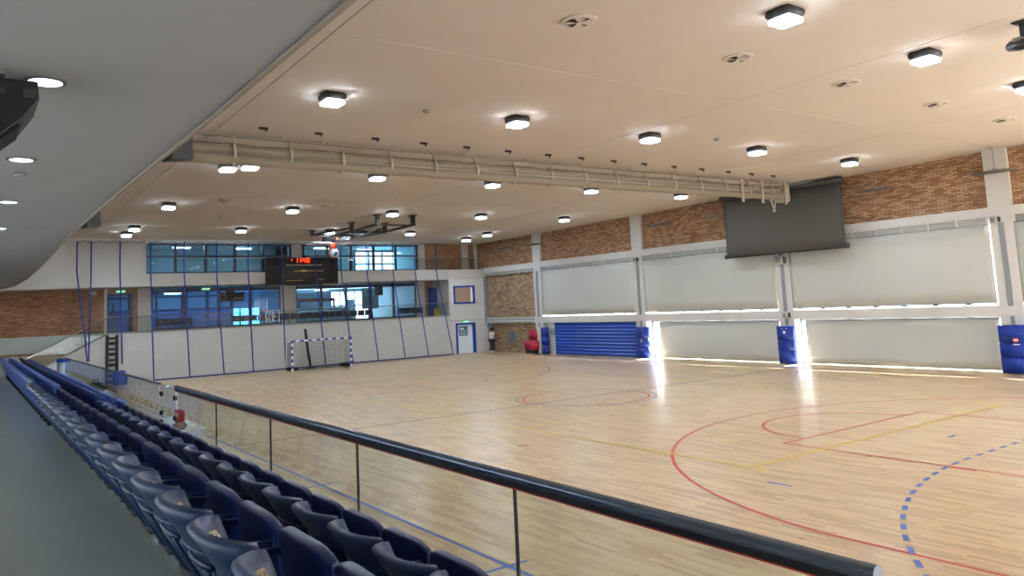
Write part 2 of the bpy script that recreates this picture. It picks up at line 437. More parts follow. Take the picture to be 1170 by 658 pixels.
# curtain tracks under the upper beam, one per bay; grey channels on the columns
edges = [-22.1] + [c for c in CC] + [XN]
for k in range(len(edges)-1):
    a = edges[k]+HW+.05; b = edges[k+1]-HW-.05
    mb = MB()
    for z0 in (4.71, 4.64, 4.575): mb.tube([(a, YR-.2, z0), (b, YR-.2, z0)], .02, M['trackgrey'], n=8)
    for q in range(9):
        x = a+(b-a)*q/8; mb.box(x-.03, x+.03, YR-.235, YR-.165, 4.54, 4.75, M['white'])
    mb.box(a, b, YR-.17, YR-.02, 4.55, 4.75, M['white'])
    trim(mb, M['greymetal'])
for c in CC:
    trim(MB().box(c-.07, c+.07, YR-.19, YR-.14, 2.0, 4.55).box(c-.05, c+.05, YR-.185, YR-.14, 1.45, 1.7), M['greymetal'])
# far-bay steel posts and ledges
trim(MB().box(-22.05, -21.85, YR-.2, YR+.02, 1.75, 4.5).box(-22.05, -17.05, YR-.21, YR-.16, 1.88, 1.93).box(-22.05, -17.1, YR-.21, YR-.16, 1.72, 1.75), M['greymetal'])
# windows behind the blinds
n_win = 0
def window(x0, x1, z0, z1, y):
    global n_win
    n_win += 1
    mb = MB(); mb.box(x0, x1, y, y+.02, z0, z1, M['glassw'])
    nm = max(2, round((x1-x0)/.95))
    for q in range(nm+1):
        x = x0+(x1-x0)*q/nm; mb.box(x-.09, x+.09, y-.03, y+.05, z0, z1, M['greymetal'])
    for z in (z0+.03, z1-.03): mb.box(x0, x1, y-.03, y+.05, z-.03, z+.03, M['greymetal'])
    return struct(mb.build('window_%d' % n_win))
for k in range(len(CC)):
    a = CC[k]+HW; b = (CC[k+1]-HW) if k+1 < len(CC) else XN
    window(a, b, 2.03, 4.75, YR+.22)
    if k > 0: window(a, b, 0, 1.68, YR+.22)
# roller shutter in the fourth bay
mb = MB()
mb.box(-15.5, -9.2, YR-.02, YR+.05, 0, 1.7)
for q in range(10): mb.prism([(YR-.02, .02+q*.168), (YR-.06, .05+q*.168), (YR-.065, .1+q*.168), (YR-.02, .165+q*.168)], -15.5, -9.2, plane='yz')
struct(mb.build('door_1', M['bluepaint'], bevel=.008))
trim(MB().box(-15.9, -15.5, YR-.08, YR+.3, 0, 1.7).box(-9.2, -8.9, YR-.02, YR+.3, 0, 1.7), M['white'])
trim(MB().box(CC[0], CC[0]+.9, YR+.06, YR+.3, 0, 1.7), M['white'])
# blinds
def blind(name, x0, x1, z0, z1, y, label, group):
    r = thing(name, label, 'blind', ((x0+x1)/2, y, z0), 0, group)
    w = (x1-x0)/2; h = z1-z0
    ph = random.random()*6
    def fo(u, v): return Vector((-w+2*w*u, .012*math.sin(u*5+ph)*(1-v)+.008*math.sin(u*17+v*2+ph), h*v))
    def fi(u, v): p = fo(u, v); return p+Vector((0, .004, 0))
    MB().shell(fo, fi, 40, 6).build('blind_cloth', M['blind'], r)
    MB().box(-w, w, -.01, .014, -.016, 0.0).build('bottom_bar', M['greymetal'], r)
    MB().tube([(-w, .03, h+.02), (w, .03, h+.02)], .035).build('roller_tube', M['greymetal'], r)
    return r
upn = {1: 'fourth bay, above the blue shutter', 2: 'third bay, between two white columns left of the dark screen', 3: 'second bay, right of the dark hanging screen', 4: 'bay at the right edge of the photo'}
for i, k in enumerate((0, 1, 2, 3)):
    a = CC[k]+HW+.0; b = CC[k+1]-HW+(-.03 if k == 2 else .01)
    t = ['over the blue roller shutter', 'left of the dark hanging screen', 'partly behind and right of the dark screen', 'cut by the right edge of the photo'][i]
    blind('roller_blind', a, b, 2.11, 4.52, YR-.16, 'cream upper roller blind '+t, 'cream upper roller blinds')
lo = [(-7.88, -1.55, 'between the blue shutter pad and the slim blue column pad'), (-.42, 6.23, 'between the two blue column pads at right'), (7.5, 14.0, 'at the right edge of the photo behind the big blue pad')]
for a, b, t in lo:
    blind('roller_blind', a, b, .05, 1.6, YR-.04, 'cream floor-level roller blind '+t, 'cream lower roller blinds')
# column pads
def pad(x0, x1, y0, label, emblem):
    r = thing('column_pad', label, 'pad', ((x0+x1)/2, (y0+YR-.16)/2, 0), 0, 'blue protective column pads'); w = (x1-x0)/2; d = (YR-.16-y0)/2
    mb = MB()
    for z0, z1 in ((.01, .5), (.505, .9), (.905, 1.43)): mb.rbox(-w, w, -d, d, z0, z1, .02)
    mb.build('pad_body', M['blue'], r)
    if emblem:
        e = MB()
        if emblem == 'red':
            e.cyl((-.02, -d-.004, 1.0), .075, .006, M['redpaper'], 20, axis='y').box(-.1, .08, -d-.008, -d, .86, .885, M['whiteline']).box(-.07, .05, -d-.012, -d, .98, 1.02, M['whiteline'])
        elif emblem == 'white':
            e.cyl((0, -d-.004, 1.2), .06, .006, M['whiteline'], 20, axis='y').box(-.12, -.07, -d-.006, -d, 1.33, 1.35, M['whiteline']).box(.07, .12, -d-.006, -d, 1.33, 1.35, M['whiteline'])
        else:
            e.box(-.06, .02, -d-.006, -d, .82, .86, M['orange']).box(0, .05, -d-.006, -d, .77, .8, M['orange']).box(-.03, .0, -d-.006, -d, .73, .9, M['whiteline'])
        e.build('emblem', None, r)
    return r
pad(6.4, 7.35, 10.95, 'wide blue column pad with a red and white emblem at the right edge', 'red')
pad(-1.46, -.79, 11.2, 'slim blue column pad with a small white emblem under the dark screen', 'white')
pad(-9.12, -8.36, 11.2, 'blue column pad with an orange mark beside the roller shutter', 'orange')
pad(-16.3, -15.88, 11.2, 'narrow plain blue column pad left of the roller shutter', None)

# wall fittings
def winch(x, z, label, s=1.):
    r = thing('winch_box', label, 'box', (x, YR-.19, z), 0, None)
    MB().rbox(-.16*s, .16*s, -.12, .03, 0, .3*s, .015).build('housing', M['offwhite'], r)
    MB().rbox(-.1*s, .1*s, -.15, -.12, .06*s, .24*s, .01).build('cover', M['greymetal'], r)
    MB().box(.17*s, .23*s, -.1, .03, .02, .28*s).build('side_plate', M['darkgrey'], r)
    return r
winch(-1.16, 3.82, 'white blind winch box on the column below the dark screen')
winch(-1.1, 1.75, 'small white blind winch box on the column above the slim blue pad', .7)
winch(6.5, 4.56, 'small blind winch box near the top of the nearest white column', .6)
winch(-8.95, 4.5, 'small blind winch box on the column left of the third bay blind', .6)
r = thing('switch_box', 'small grey electric box on the post left of the blue shutter', 'box', (-15.62, YR-.08, 1.05))
MB().rbox(-.16, .16, -.14, -.005, 0, .32, .015).build('housing', M['greymetal'], r); MB().cyl((0, -.15, .2), .03, .02, M['darkgrey'], 12, axis='y').build('switch', None, r)
r = thing('wall_vent', 'grey square vent grille on the far brick bay', 'vent', (-19.5, YR+.02, .63))
mb = MB().box(-.36, .36, -.04, -.001, 0, .55); mb.build('frame', M['greymetal'], r)
mb = MB()
for q in range(9): mb.box(-.32, .32, -.055, -.04, .04+q*.055, .04+q*.055+.03)
mb.build('louvre', mat('slate_vent', (110, 116, 124), .6), r)
o = MB().rbox(-.38, .38, -.2, 0, 0, .57, .03).build('foam_block', M['crimson']); o.location = (-17.3, YR+.01, .72)
tag(o, 'narrow crimson block on the brick wall, resting on the wider block', 'block')
o = MB().rbox(-.5, .5, -.45, 0, 0, .53, .03).build('foam_block', M['crimson']); o.location = (-17.32, YR+.01, .18)
tag(o, 'wide crimson block on the brick wall, under the narrower block', 'block')
o = MB().box(-.42, .42, -.42, -.0, 0, .18).build('bracket_shelf', M['black']); o.location = (-17.32, YR+.01, 0); tag(o, 'low dark base under the crimson blocks', 'base')

# far bay steel box
o = MB().rbox(-.16, .16, -.12, 0, 0, .3, .01).build('junction_box', M['greymetal']); o.location = (-21.75, YR+.02, 1.37); tag(o, 'small grey junction box on the far brick bay above the person', 'box')

# hanging heaters along the right wall
def heater(x, y, z, label, s=1.):
    r = thing('hanging_heater', label, 'heater', (x, y, z), 0, 'heaters hanging along the right wall')
    t = cz(x)-z
    MB().cyl((0, 0, .03), .012, t-.03, M['greymetal'], 8).build('rod', None, r)
    MB().rbox(-.58*s, .58*s, -.24, .24, -.025, .025, .015).build('panel', M['heater'], r)
    MB().box(-.3*s, .3*s, -.03, .03, .03, .07).box(-.05, .05, -.05, .05, .05, .1).build('bracket', M['greymetal'], r)
    MB().cyl((0, 0, t-.04), .06, .04, M['white'], 14).build('ceiling_rose', None, r)
heater(3.1, 10.9, 6.07, 'flat hanging heater right of the dark screen, against brick')
heater(6.85, 10.9, 6.06, 'flat hanging heater in front of the nearest white column')
heater(-3.9, 10.9, 6.0, 'flat hanging heater just left of the dark screen')
heater(-6.85, 10.9, 6.0, 'flat hanging heater over the third bay from the near end')
heater(-16.2, 10.9, 5.98, 'flat hanging heater in front of the column left of the blue shutter')
heater(-19.0, 10.9, 6.02, 'flat hanging heater over the far brick bay')

# dark projection screen
r = thing('projection_screen', 'big dark grey projection screen hanging from the ceiling by the right wall', 'screen', (-.66, 10.86, 4.2))
H = cz(-3.4)-4.2-.01
def fo(u, v): return Vector((-2.56+5.12*u, .01*math.sin(u*9)*(1-v), .03+(H-.2)*v))
MB().shell(fo, lambda u, v: fo(u, v)+Vector((0, .006, 0)), 30, 4).build('screen_cloth', M['screen'], r)
MB().rbox(-2.68, 2.66, -.12, .12, H-.19, H-.005, .02).build('roller_case', M['darkgrey'], r)
MB().tube([(-2.62, 0, .02), (2.62, 0, .02)], .03).build('bottom_bar', M['black'], r)
for s in (-1, 1):
    pts = [(s*(2.62-.1*math.sin(PI*k/12)), 0, .03+(H-.2)*k/12) for k in range(13)]
    MB().tube(pts, .008, n=6).build('tension_cable', M['black'], r)
    MB().rbox(s*2.62-.06, s*2.62+.06, -.05, .05, -.02, .14, .01).build('end_bracket', M['darkgrey'], r)

# ------------------------------------------------------------------ far end
XL, XU, XG = -22.0, -23.0, -24.0
# lower wall with sloping stair parapet
poly = [(-12.6, 0), (8.9, 0), (8.9, 2.25), (-9.35, 2.25), (-11.2, 1.3), (-12.6, .55)]
struct(MB().prism([(a, b) for a, b in poly], XL-.2, XL, plane='yz').build('wall_far', M['white']))
trim(MB().prism([(8.9, 2.25), (8.9, 2.31), (-9.4, 2.31), (-11.25, 1.36), (-12.6, .61), (-12.6, .55), (-11.2, 1.3), (-9.35, 2.25)], XL-.24, XL+.04, plane='yz'), M['concrete'])
struct(MB().box(XG-8, XL-.2, -9.3, 8.9, 2.05, 2.25).build('floor_gallery', M['tile']))
struct(MB().box(XG, XL-.2, -19, -9.3, 0, 1.5).build('floor_landing', M['tile']))
# band / upper gallery slab
struct(MB().box(XG-8, XL, -19, YR+.1, 4.4, 5.0).build('wall_far_band', M['offwhite']))
# left part of upper far wall (plain, behind the net), pier, right brick
struct(MB().box(XU, XL, -19, -7.75, 5.0, 6.75).build('wall_far_upper', M['offwhite']))
trim(MB().box(XU-.3, XU+.05, -.4, .32, 5.0, 6.75), M['offwhite'])
trim(MB().box(XU-.3, XU+.05, 7.35, 7.9, 5.0, 6.75), M['white'])
struct(MB().box(XU-.3, XU, 7.9, YR+.2, 5.0, 6.75).build('wall_far_brick', M['brick_f']))
trim(MB().box(XU-.1, XU+.08, 10.5, 10.98, 5.0, 6.75), M['offwhite'])
trim(MB().box(XU-.1, XU+.12, 11.42, YR+.1, 5.0, 6.75), M['white'])
# upper windows
def far_window(x, y0, y1, z0, z1, n, hs, gm, bar=.1):
    global n_win
    n_win += 1
    mb = MB(); mb.box(x-.02, x, y0, y1, z0, z1, gm)
    for q in range(n+1):
        y = y0+(y1-y0)*q/n; mb.box(x-.06, x+.05, y-bar/2, y+bar/2, z0, z1, M['navyframe'])
    for z in hs: mb.box(x-.06, x+.05, y0, y1, z-.05, z+.05, M['navyframe'])
    return struct(mb.build('window_%d' % n_win))
far_window(XU, -7.7, -.4, 5.02, 6.55, 5, (5.07, 5.9, 6.5), M['glasst'], .14)
far_window(XU, .32, 7.35, 5.02, 6.55, 5, (5.07, 5.9, 6.5), M['glasst'], .14)
# lower rear wall: brick, door, piers, windows
struct(MB().box(XG-.3, XG, -19, -9.25, 2.25, 4.4).box(XG-.3, XG, -19, -9.25, 0, 2.25).build('wall_far_left', M['brick_f']))
trim(MB().box(XG, XG+.03, -19, -9.3, 1.55, 2.3), M['skirt'])
trim(MB().box(XG-.2, XG+.04, -9.27, -9.12, 2.25, 4.4), M['white'])
struct(MB().box(XG-.3, XG, -8.0, -7.78, 2.25, 4.4).box(XG-.3, XG, 8.35, 9.6, 2.25, 4.4).build('wall_far_pier', M['brick_f']))
trim(MB().box(XG-.3, XG+.1, -7.8, -7.15, 2.25, 4.4), M['offwhite'])
trim(MB().box(XG-.3, XG+.1, -.62, .22, 2.25, 4.4), M['offwhite'])
trim(MB().box(XG-.3, XG+.1, 7.75, 8.35, 2.25, 4.4), M['offwhite'])
trim(MB().box(XG-.3, XG+.02, -9.12, -8.0, 4.18, 4.4), M['brick_f'])
far_window(XG, -7.15, -.62, 2.3, 4.4, 4, (2.33, 4.28, 4.2), M['glassb'], .16)
far_window(XG, .22, 7.75, 2.3, 4.4, 5, (2.33, 4.28, 4.2), M['glasst'], .14)
# gallery door (blue frame, glazed)
mb = MB()
for y in (-9.1, -8.07): mb.box(XG-.06, XG+.05, y-.05, y+.05, 2.26, 4.18, M['navyframe'])
for z in (2.3, 4.13): mb.box(XG-.06, XG+.05, -9.1, -8.07, z-.05, z+.05, M['navyframe'])
mb.box(XG-.05, XG+.04, -8.9, -8.83, 2.3, 3.7, M['navyframe']); mb.box(XG-.02, XG, -9.1, -8.07, 2.3, 4.13, M['glassb'])
d2 = struct(mb.build('door_2'))
def exit_sign(x, y, z, label):
    r = thing('exit_sign', label, 'sign', (x, y, z))
    MB().box(-.02, .02, -.22, .22, 0, .13).build('panel', M['green'], r)
    mb = MB()
    for k, yy in enumerate((-.16, -.09, -.02, .05, .12)): mb.box(.02, .026, yy, yy+.045, .03, .1)
    mb.build('lettering', M['exitwhite'], r)
exit_sign(XG+.08, -8.55, 4.2, 'green exit sign above the blue gallery door')
exit_sign(XG+.08, -4.55, 4.22, 'green exit sign on the left gallery window frame')
# rooms behind the glass
def room(y0, y1, x0, x1, z0, z1, m, name):
    mb = MB()
    mb.box(x0-.1, x0, y0, y1, z0, z1); mb.box(x0, x1, y0-.1, y0, z0, z1); mb.box(x0, x1, y1, y1+.1, z0, z1)
    mb.box(x0, x1, y0, y1, z1-.03, z1-.005)
    return struct(mb.build(name, m))
room(-7.7, .2, -27, XU-.31, 5.0, 6.62, M['roomdark'], 'wall_upper_room')
mb = MB(); mb.box(-27.1, -27, .4, 5.2, 5, 6.62); mb.box(-27.1, -27, 5.2, 8, 6.45, 6.62); mb.box(-27, XU-.31, .2, .3, 5, 6.62); mb.box(-27, XU-.31, 8, 8.1, 5, 6.62)
mb.box(-27, XU-.31, .3, 8, 6.6, 6.63)
struct(mb.build('wall_upper_room_right', M['roomdark']))
far_window(-27, 5.2, 8, 5.0, 6.45, 3, (5.7,), M['glasst'], .08)
# low cafe room
mb = MB(); mb.box(-32.1, -32, -9.3, .8, 3.3, 4.4); mb.box(-32.1, -32, -9.3, -3, 2.25, 3.3); mb.box(-32, XG-.3, -9.4, -9.3, 2.25, 4.4); mb.box(-32, XG-.3, -9.3, 8.4, 4.36, 4.39)
struct(mb.build('wall_cafe', M['roompale']))
mb = MB(); mb.box(-28.1, -28, -9.0, -2.0, 2.25, 3.3)
for q in range(6): mb.box(-28.14, -27.96, -8.9+q*1.35, -8.78+q*1.35, 2.25, 4.36, M['navyframe'])
mb.box(-28.14, -27.96, -9, -2, 3.28, 3.38, M['navyframe']).box(-28.14, -27.96, -9, -2, 4.0, 4.08, M['navyframe'])
struct(mb.build('wall_cafe_partition', M['roomblue']))
mb = MB(); mb.box(-32.1, -32, .8, 3.2, 2.25, 4.4); mb.box(-32.1, -32, 3.2, 8.4, 4.15, 4.4); mb.box(-32, XG-.3, 8.4, 8.5, 2.25, 4.4)
mb.box(-29.6, -29.4, 1.7, 4.6, 3.0, 4.1); mb.box(-30.2, -30, 5.9, 6.4, 2.25, 3.6)
struct(mb.build('wall_cafe_bright', M['roomwall']))
far_window(-32, -3, .8, 2.3, 3.3, 3, (2.8,), M['glassb'], .08)
far_window(-32, 3.2, 8.4, 2.3, 4.15, 5, (3.2,), M['glassw'], .08)
r = thing('cafe_counter', 'pale counter with a dark red band inside the right gallery windows', 'counter', (-28.2, 3.4, 2.25))
MB().box(-.3, .3, -1.8, 1.8, 0, .8).build('counter_body', M['roomwall'], r); MB().box(-.36, .36, -1.9, 1.9, .8, .86).build('counter_top', M['tablewhite'], r)
MB().box(-.05, .05, -1.5, .9, 1.25, 1.45).build('sign_band', M['redsign'], r); MB().box(-.05, .05, -1.5, -1.4, .86, 1.3).box(-.05, .05, .8, .9, .86, 1.3).build('post', M['navyframe'], r)
r = thing('wall_screen', 'black television hanging in the left gallery room', 'television', (-25.0, -2.9, 3.62))
MB().rbox(-.04, .04, -.62, .62, 0, .5, .01).build('screen_panel', M['black'], r); MB().cyl((0, 0, .5), .03, .22, M['black'], 8).build('hanger', None, r)
r = thing('pharmacy_board', 'white notice board with a green cross behind the right gallery windows', 'board', (-25.2, 5.3, 2.9))
MB().box(-.02, .02, -.55, .55, 0, 1.25).build('board', M['tablewhite'], r)
mb = MB().box(.02, .03, -.06, .06, .9, 1.16).box(.02, .03, -.13, .13, .97, 1.09); mb.build('cross', M['navyframe'], r)
mb = MB()
for k in range(5): mb.box(.02, .028, -.48+.0*k, .46-.13*(k % 3), .14+k*.13, .19+k*.13)
mb.build('printed_lines', M['greyprint'], r)
# lamps inside the rooms
def room_lamp(x, y, z, label, l=.9):
    r = thing('room_lamp', label, 'lamp', (x, y, z), 0, 'strip lamps inside the far rooms')
    MB().box(-.1, .1, -l/2, l/2, -.05, 0).build('tray', M['white'], r); MB().box(-.08, .08, -l/2+.03, l/2-.03, -.07, -.051).build('tube_cover', M['roomlamp'], r)
for x, y, z, t in ((-25, -5.5, 6.57, 'strip lamp in the dark upper room, left'), (-25.4, -2.2, 6.57, 'strip lamp in the dark upper room, right'), (-25, 2.2, 6.57, 'strip lamp in the upper room right of the scoreboard'), (-25.6, 5.2, 6.57, 'strip lamp in the upper room nearest the brick'),
                (-26, -6, 4.34, 'strip lamp inside the gallery room, far left'), (-26, -3, 4.34, 'strip lamp inside the gallery room behind the television'), (-29.5, -5, 4.34, 'strip lamp at the back of the left gallery room'), (-26, 2.6, 4.34, 'strip lamp over the counter room, left'), (-27, 6, 4.34, 'strip lamp over the counter room, right'), (-30.8, 4.5, 4.34, 'strip lamp at the back of the counter room')):
    room_lamp(x, y, z, t)
# white control room at the right far corner
mb = MB()
y0, y1 = 8.9, YR+.05
mb.box(XL-.2, XL, y0, 9.3, 0, 4.4); mb.box(XL-.2, XL, 10.62, y1, 0, 4.4); mb.box(XL-.2, XL, 9.3, 10.62, 1.8, 3.0); mb.box(XL-.2, XL, 9.3, 10.62, 3.98, 4.4)
mb.box(XL-2.3, XL-.2, y0, y0+.15, 2.25, 4.4)
mb.box(XL-2.0, XL-1.9, y0+.15, y1, 0, 4.4, M['roombrown'])
struct(mb.build('wall_control_room', M['white']))
n_win += 1
mb = MB()
for a, b, c, d in ((9.22, 9.34, 2.94, 4.02), (10.6, 10.72, 2.94, 4.02), (9.22, 10.72, 2.94, 3.04), (9.22, 10.72, 3.92, 4.02)): mb.box(XL-.06, XL+.04, a, b, c, d, M['bluepaint'])
mb.box(XL-.05, XL-.03, 9.3, 10.65, 3.0, 3.96, M['glassw'])
struct(mb.build('window_%d' % n_win))
trim(MB().box(XL, XL+.02, 8.9, 11.3, 1.93, 1.96), M['greymetal'])
# far white door, blue frame
mb = MB()
for a, b, c, d in ((9.28, 9.4, 0, 1.78), (10.5, 10.66, 0, 1.78), (9.28, 10.66, 1.7, 1.8)): mb.box(XL-.16, XL+.05, a, b, c, d, M['bluepaint'])
mb.box(XL-.14, XL-.08, 9.4, 10.5, 0.01, 1.7, M['doorwhite'])
dr = struct(mb.build('door_3'))
MB().box(XL-.08, XL-.06, 9.55, 10.15, 1.05, 1.6, mat('teal_notice', (70, 118, 132), .5)).box(XL-.06, XL-.055, 9.62, 10.08, 1.3, 1.33, M['whiteline']).box(XL-.06, XL-.055, 9.62, 9.9, 1.4, 1.5, M['whiteline']).box(XL-.06, XL-.055, 9.62, 10.05, 1.15, 1.2, M['whiteline']).build('notice', None, dr)
MB().cyl((XL-.08, 9.52, .8), .02, .05, M['steel'], 10, axis='x').tube([(XL-.04, 9.52, .8), (XL-.04, 9.66, .8)], .012, M['steel']).build('door_handle', None, dr)
exit_sign(XL+.02, 10.0, 1.8, 'green exit sign above the far white court door')
# things at the gallery end by the brick
r = thing('blue_locker', 'blue cabinet on the gallery beside the white control room', 'cabinet', (XG+.35, 9.02, 2.25))
o = r
MB().box(-.3, .3, -.42, -.15, 0, 1.75).build('cabinet_body', M['bluepaint'], r); MB().box(.3, .31, -.4, -.17, .05, .8).box(.3, .31, -.4, -.17, .85, 1.7).build('door', mat('blue_door', (18, 44, 120), .45), r)
r = thing('wet_floor_sign', 'yellow folding caution sign on the gallery by the blue cabinet', 'sign', (XL-.75, 8.45, 2.25))
for s in (-1, 1):
    X = Matrix.Rotation(s*.16, 4, 'Y')
    MB().rbox(-.012, .012, -.15, .15, 0, .5, .01, X=Matrix.Translation((s*.085, 0, 0)) @ Matrix.Rotation(-s*.16, 4, 'Y')).build('board', M['yellowplastic'], r)
MB().box(-.02, .02, -.05, .05, .48, .5).build('hinge', M['black'], r)
MB().box(.03, .05, -.05, .05, .2, .34, M['ink']).build('symbol', None, r)
o = MB().rbox(0, .06, -.17, .17, 0, .2, .01).build('wall_unit', M['white']); o.location = (XG, -9.75, 4.12); tag(o, 'small white unit high on the left gallery brick wall', 'box')
o = MB().rbox(0, .06, -.13, .13, 0, .16, .01).build('wall_unit', M['white']); o.location = (XG, 9.0, 4.05); tag(o, 'small white unit high on the brick beside the blue cabinet', 'box')

# gallery balustrade: glass panels with a thin rail
r = thing('gallery_balustrade', 'glass balustrade with a thin steel rail along the far lower gallery', 'railing', (XL-.08, 0, 2.31))
MB().tube([(0, -9.4, .72), (0, 8.85, .72)], .02).build('handrail', M['steel'], r)
for k in range(12):
    a = -9.4+k*1.52
    MB().box(-.006, .006, a+.01, a+1.51, 0, .7).build('glass_panel', M['glassn'], r)
r = thing('stair_balustrade', 'sloping glass balustrade beside the far left stair', 'railing', (XL-.08, -9.4, 2.31))
MB().tube([(0, -.05, .69), (0, -3.1, -.9)], .02).build('handrail', M['steel'], r)
for k in range(2):
    a = -k*1.5; b = a-1.48
    MB().prism([(a, a*.5135+.0), (b, b*.5135+.0), (b, b*.5226+.7), (a, a*.5226+.7)], -.006, .006, plane='yz').build('glass_panel', M['glassn'], r)
r = thing('upper_gallery_rail', 'thin steel handrail with glass along the upper far gallery', 'railing', (XL-.06, 0, 5.0))
MB().tube([(0, -6.4, .76), (0, 11.2, .68)], .02).build('handrail', M['steel'], r)
for k in range(11):
    a = -6.4+k*1.6
    MB().box(-.006, .006, a+.01, a+1.59, 0, .66).build('glass_panel', M['glassn'], r)
r = thing('landing_rail', 'short dark handrail on the far left wall', 'railing', (XG+.12, -14.2, 2.15))
MB().tube([(0, -1.2, 0), (0, .72, 0)], .02).build('bar', M['darkgrey'], r); MB().box(-.1, 0, .4, .44, -.02, .02).box(-.1, 0, -.6, -.56, -.02, .02).build('bracket', M['darkgrey'], r)
# stair steps by the left end
mb = MB()
for k in range(5): mb.box(XL-1.9, XL-.25, -11.3+k*.4, -11.3+(k+1)*.4, 1.5, 1.62+k*.13)
struct(mb.build('floor_stairs', M['skirt']))

# gallery chairs
gc = thing('gallery_chair', '', 'chair', (0, 0, 0), 0, 'dark blue chairs along the far gallery')
MB().rbox(-.2, .2, -.19, .19, .28, .32, .012).build('seat', M['chair'], gc)
MB().rbox(.15, .19, -.2, .2, .3, .6, .012).build('backrest', M['chair'], gc)
for sx in (-1, 1):
    for sy in (-1, 1): MB().tube([(sx*.17, sy*.17, 0), (sx*.17, sy*.17, .28 if sx < 0 else .56)], .012, n=6).build('leg', M['darkgrey'], gc)
ys_ = [-7.0+.42*k for k in range(4)] + [-3.4+.43*k for k in range(18)] + [5.95+.42*k for k in range(4)]
for k, y in enumerate(ys_):
    if k < 4: lab = 'dark blue gallery chair in the left group, %s from the left' % ORD[k+1]
    elif k < 22: lab = 'dark blue gallery chair in the long middle row, %s from the left' % ORD[k-3]
    else: lab = 'dark blue gallery chair in the right group, %s from the left' % ORD[k-21]
    if k == 0: gc.location = (-22.75, y, 2.25); gc['label'] = lab
    else: dup(gc, (-22.75, y, 2.25), lab)
# pale table on gallery mid-left
r = thing('gallery_table', 'low bar table between the chair groups on the left gallery', 'table', (-22.9, -4.55, 2.25))
MB().box(-.3, .3, -.7, .7, .42, .46).build('tabletop', M['tile'], r)
for sx in (-1, 1):
    for sy in (-1, 1): MB().tube([(sx*.26, sy*.64, 0), (sx*.26, sy*.64, .42)], .016, n=6).build('leg', M['darkgrey'], r)

# loudspeakers on the far net line
def far_speaker(y, label):
    r = thing('loudspeaker', label, 'loudspeaker', (XL+.02, y, 3.62), 0, 'black loudspeakers under the far upper gallery')
    MB().rbox(0, .22, -.2, .2, 0, .62, .02).build('cabinet', M['black'], r); MB().box(.22, .23, -.17, .17, .03, .59).build('grille', M['blackcloth'], r)
    MB().tube([(.1, 0, .62), (.1, 0, .79)], .025).build('bracket', M['darkgrey'], r)
far_speaker(-3.9, 'black loudspeaker hanging under the far gallery, left of the scoreboard')
far_speaker(4.27, 'black loudspeaker hanging under the far gallery, right of the scoreboard')

# scoreboard
r = thing('scoreboard', 'black scoreboard with red digits 11:40 on the far upper gallery', 'scoreboard', (XL+.02, -.12, 4.28))
MB().rbox(0, .14, -1.97, 1.97, 0, 1.45, .015).build('casing', M['black'], r)
SEG = {'1': 'bc', '4': 'fgbc', '0': 'abcdef'}
def digit(mb, ch, y, z, w, h, t=.045):
    R_ = {'a': (0, w, h-t, h), 'g': (0, w, h/2-t/2, h/2+t/2), 'd': (0, w, 0, t), 'f': (0, t, h/2, h), 'e': (0, t, 0, h/2), 'b': (w-t, w, h/2, h), 'c': (w-t, w, 0, h/2)}
    for s in SEG[ch]:
        a, b, c, d = R_[s]; mb.box(.14, .15, y+a, y+b, z+c, z+d)
mb = MB()
for ch, y in (('1', -.42), ('1', -.24), ('4', .0), ('0', .22)): digit(mb, ch, y, 1.2, .15, .21)
mb.box(.14, .15, -.045, -.02, 1.25, 1.28).box(.14, .15, -.045, -.02, 1.34, 1.37)
mb.build('clock_digits', M['led'], r)
MB().cyl((.14, -.6, 1.33), .035, .01, M['led'], 12, axis='x').build('indicator_lamp', None, r)
mb = MB().box(.14, .148, -.92, 1.08, 1.02, 1.1); mb.build('team_strip', M['greyprint'], r)
MB().box(.14, .148, -.5, 1.14, .73, .76).box(.14, .152, -.1, .2, .71, .8).box(.14, .148, 1.0, 1.14, .725, .77).build('yellow_marks', M['amber'], r)
MB().box(.14, .148, -.92, .0, .24, .27).box(.14, .148, .85, 1.14, .27, .3).box(.14, .146, -1.9, -.9, .01, .035).box(.14, .146, 1.1, 1.95, .03, .055).build('lower_marks', M['amber'], r)

# black rack against the far wall
r = thing('storage_ladder', 'tall black ladder-like rack on the far left wall', 'rack', (XL+.02, -9.2, 0))
for s in (-1, 1): MB().rbox(0, .1, s*.2-.06, s*.2+.06, 0, 2.22, .01).build('upright', M['black'], r)
for k in range(9): MB().rbox(.01, .09, -.15, .15, .06+k*.245, .06+k*.245+(.13 if k % 2 else .09), .01).build('rung', M['black'], r)

# protective net with blue straps
r = thing('protective_net', 'pale protective net hanging across the far end of the court', 'net', (-21.56, 0, 0))
def fold(y): return .06*math.sin(y*4.2)+.04*math.sin(y*9.1+1)
NT = 6.5
def netx(y, z):
    return fold(y)*(.35+.65*z/6.5)
mb = MB()
def thin(pts, w):
    n = len(pts)
    for a, b in zip(pts[:-1], pts[1:]):
        pass
ny = int((8.75+10.7)/.115)
zs = [.04+(NT-.1)*k/12 for k in range(13)]
w = .0022
for k in range(ny+1):
    y = -10.7+k*.115
    vs = []; fs = []
    for z in zs:
        x = netx(y, z)
        vs += [(x-w, y-w, z), (x+w, y-w, z), (x, y+w, z)]
    for q in range(len(zs)-1):
        for j in range(3): fs.append((q*3+j, q*3+(j+1) % 3, q*3+3+(j+1) % 3, q*3+3+j))
    mb.faces(vs, fs)
for k in range(int(NT/.115)+1):
    z = .04+k*.115
    if z > NT-.05: break
    vs = []; fs = []; n = 100
    for q in range(n+1):
        y = -10.7+19.45*q/n; x = netx(y, z)
        vs += [(x-w, y, z-w), (x+w, y, z-w), (x, y, z+w)]
    for q in range(n):
        for j in range(3): fs.append((q*3+j, q*3+(j+1) % 3, q*3+3+(j+1) % 3, q*3+3+j))
    mb.faces(vs, fs)
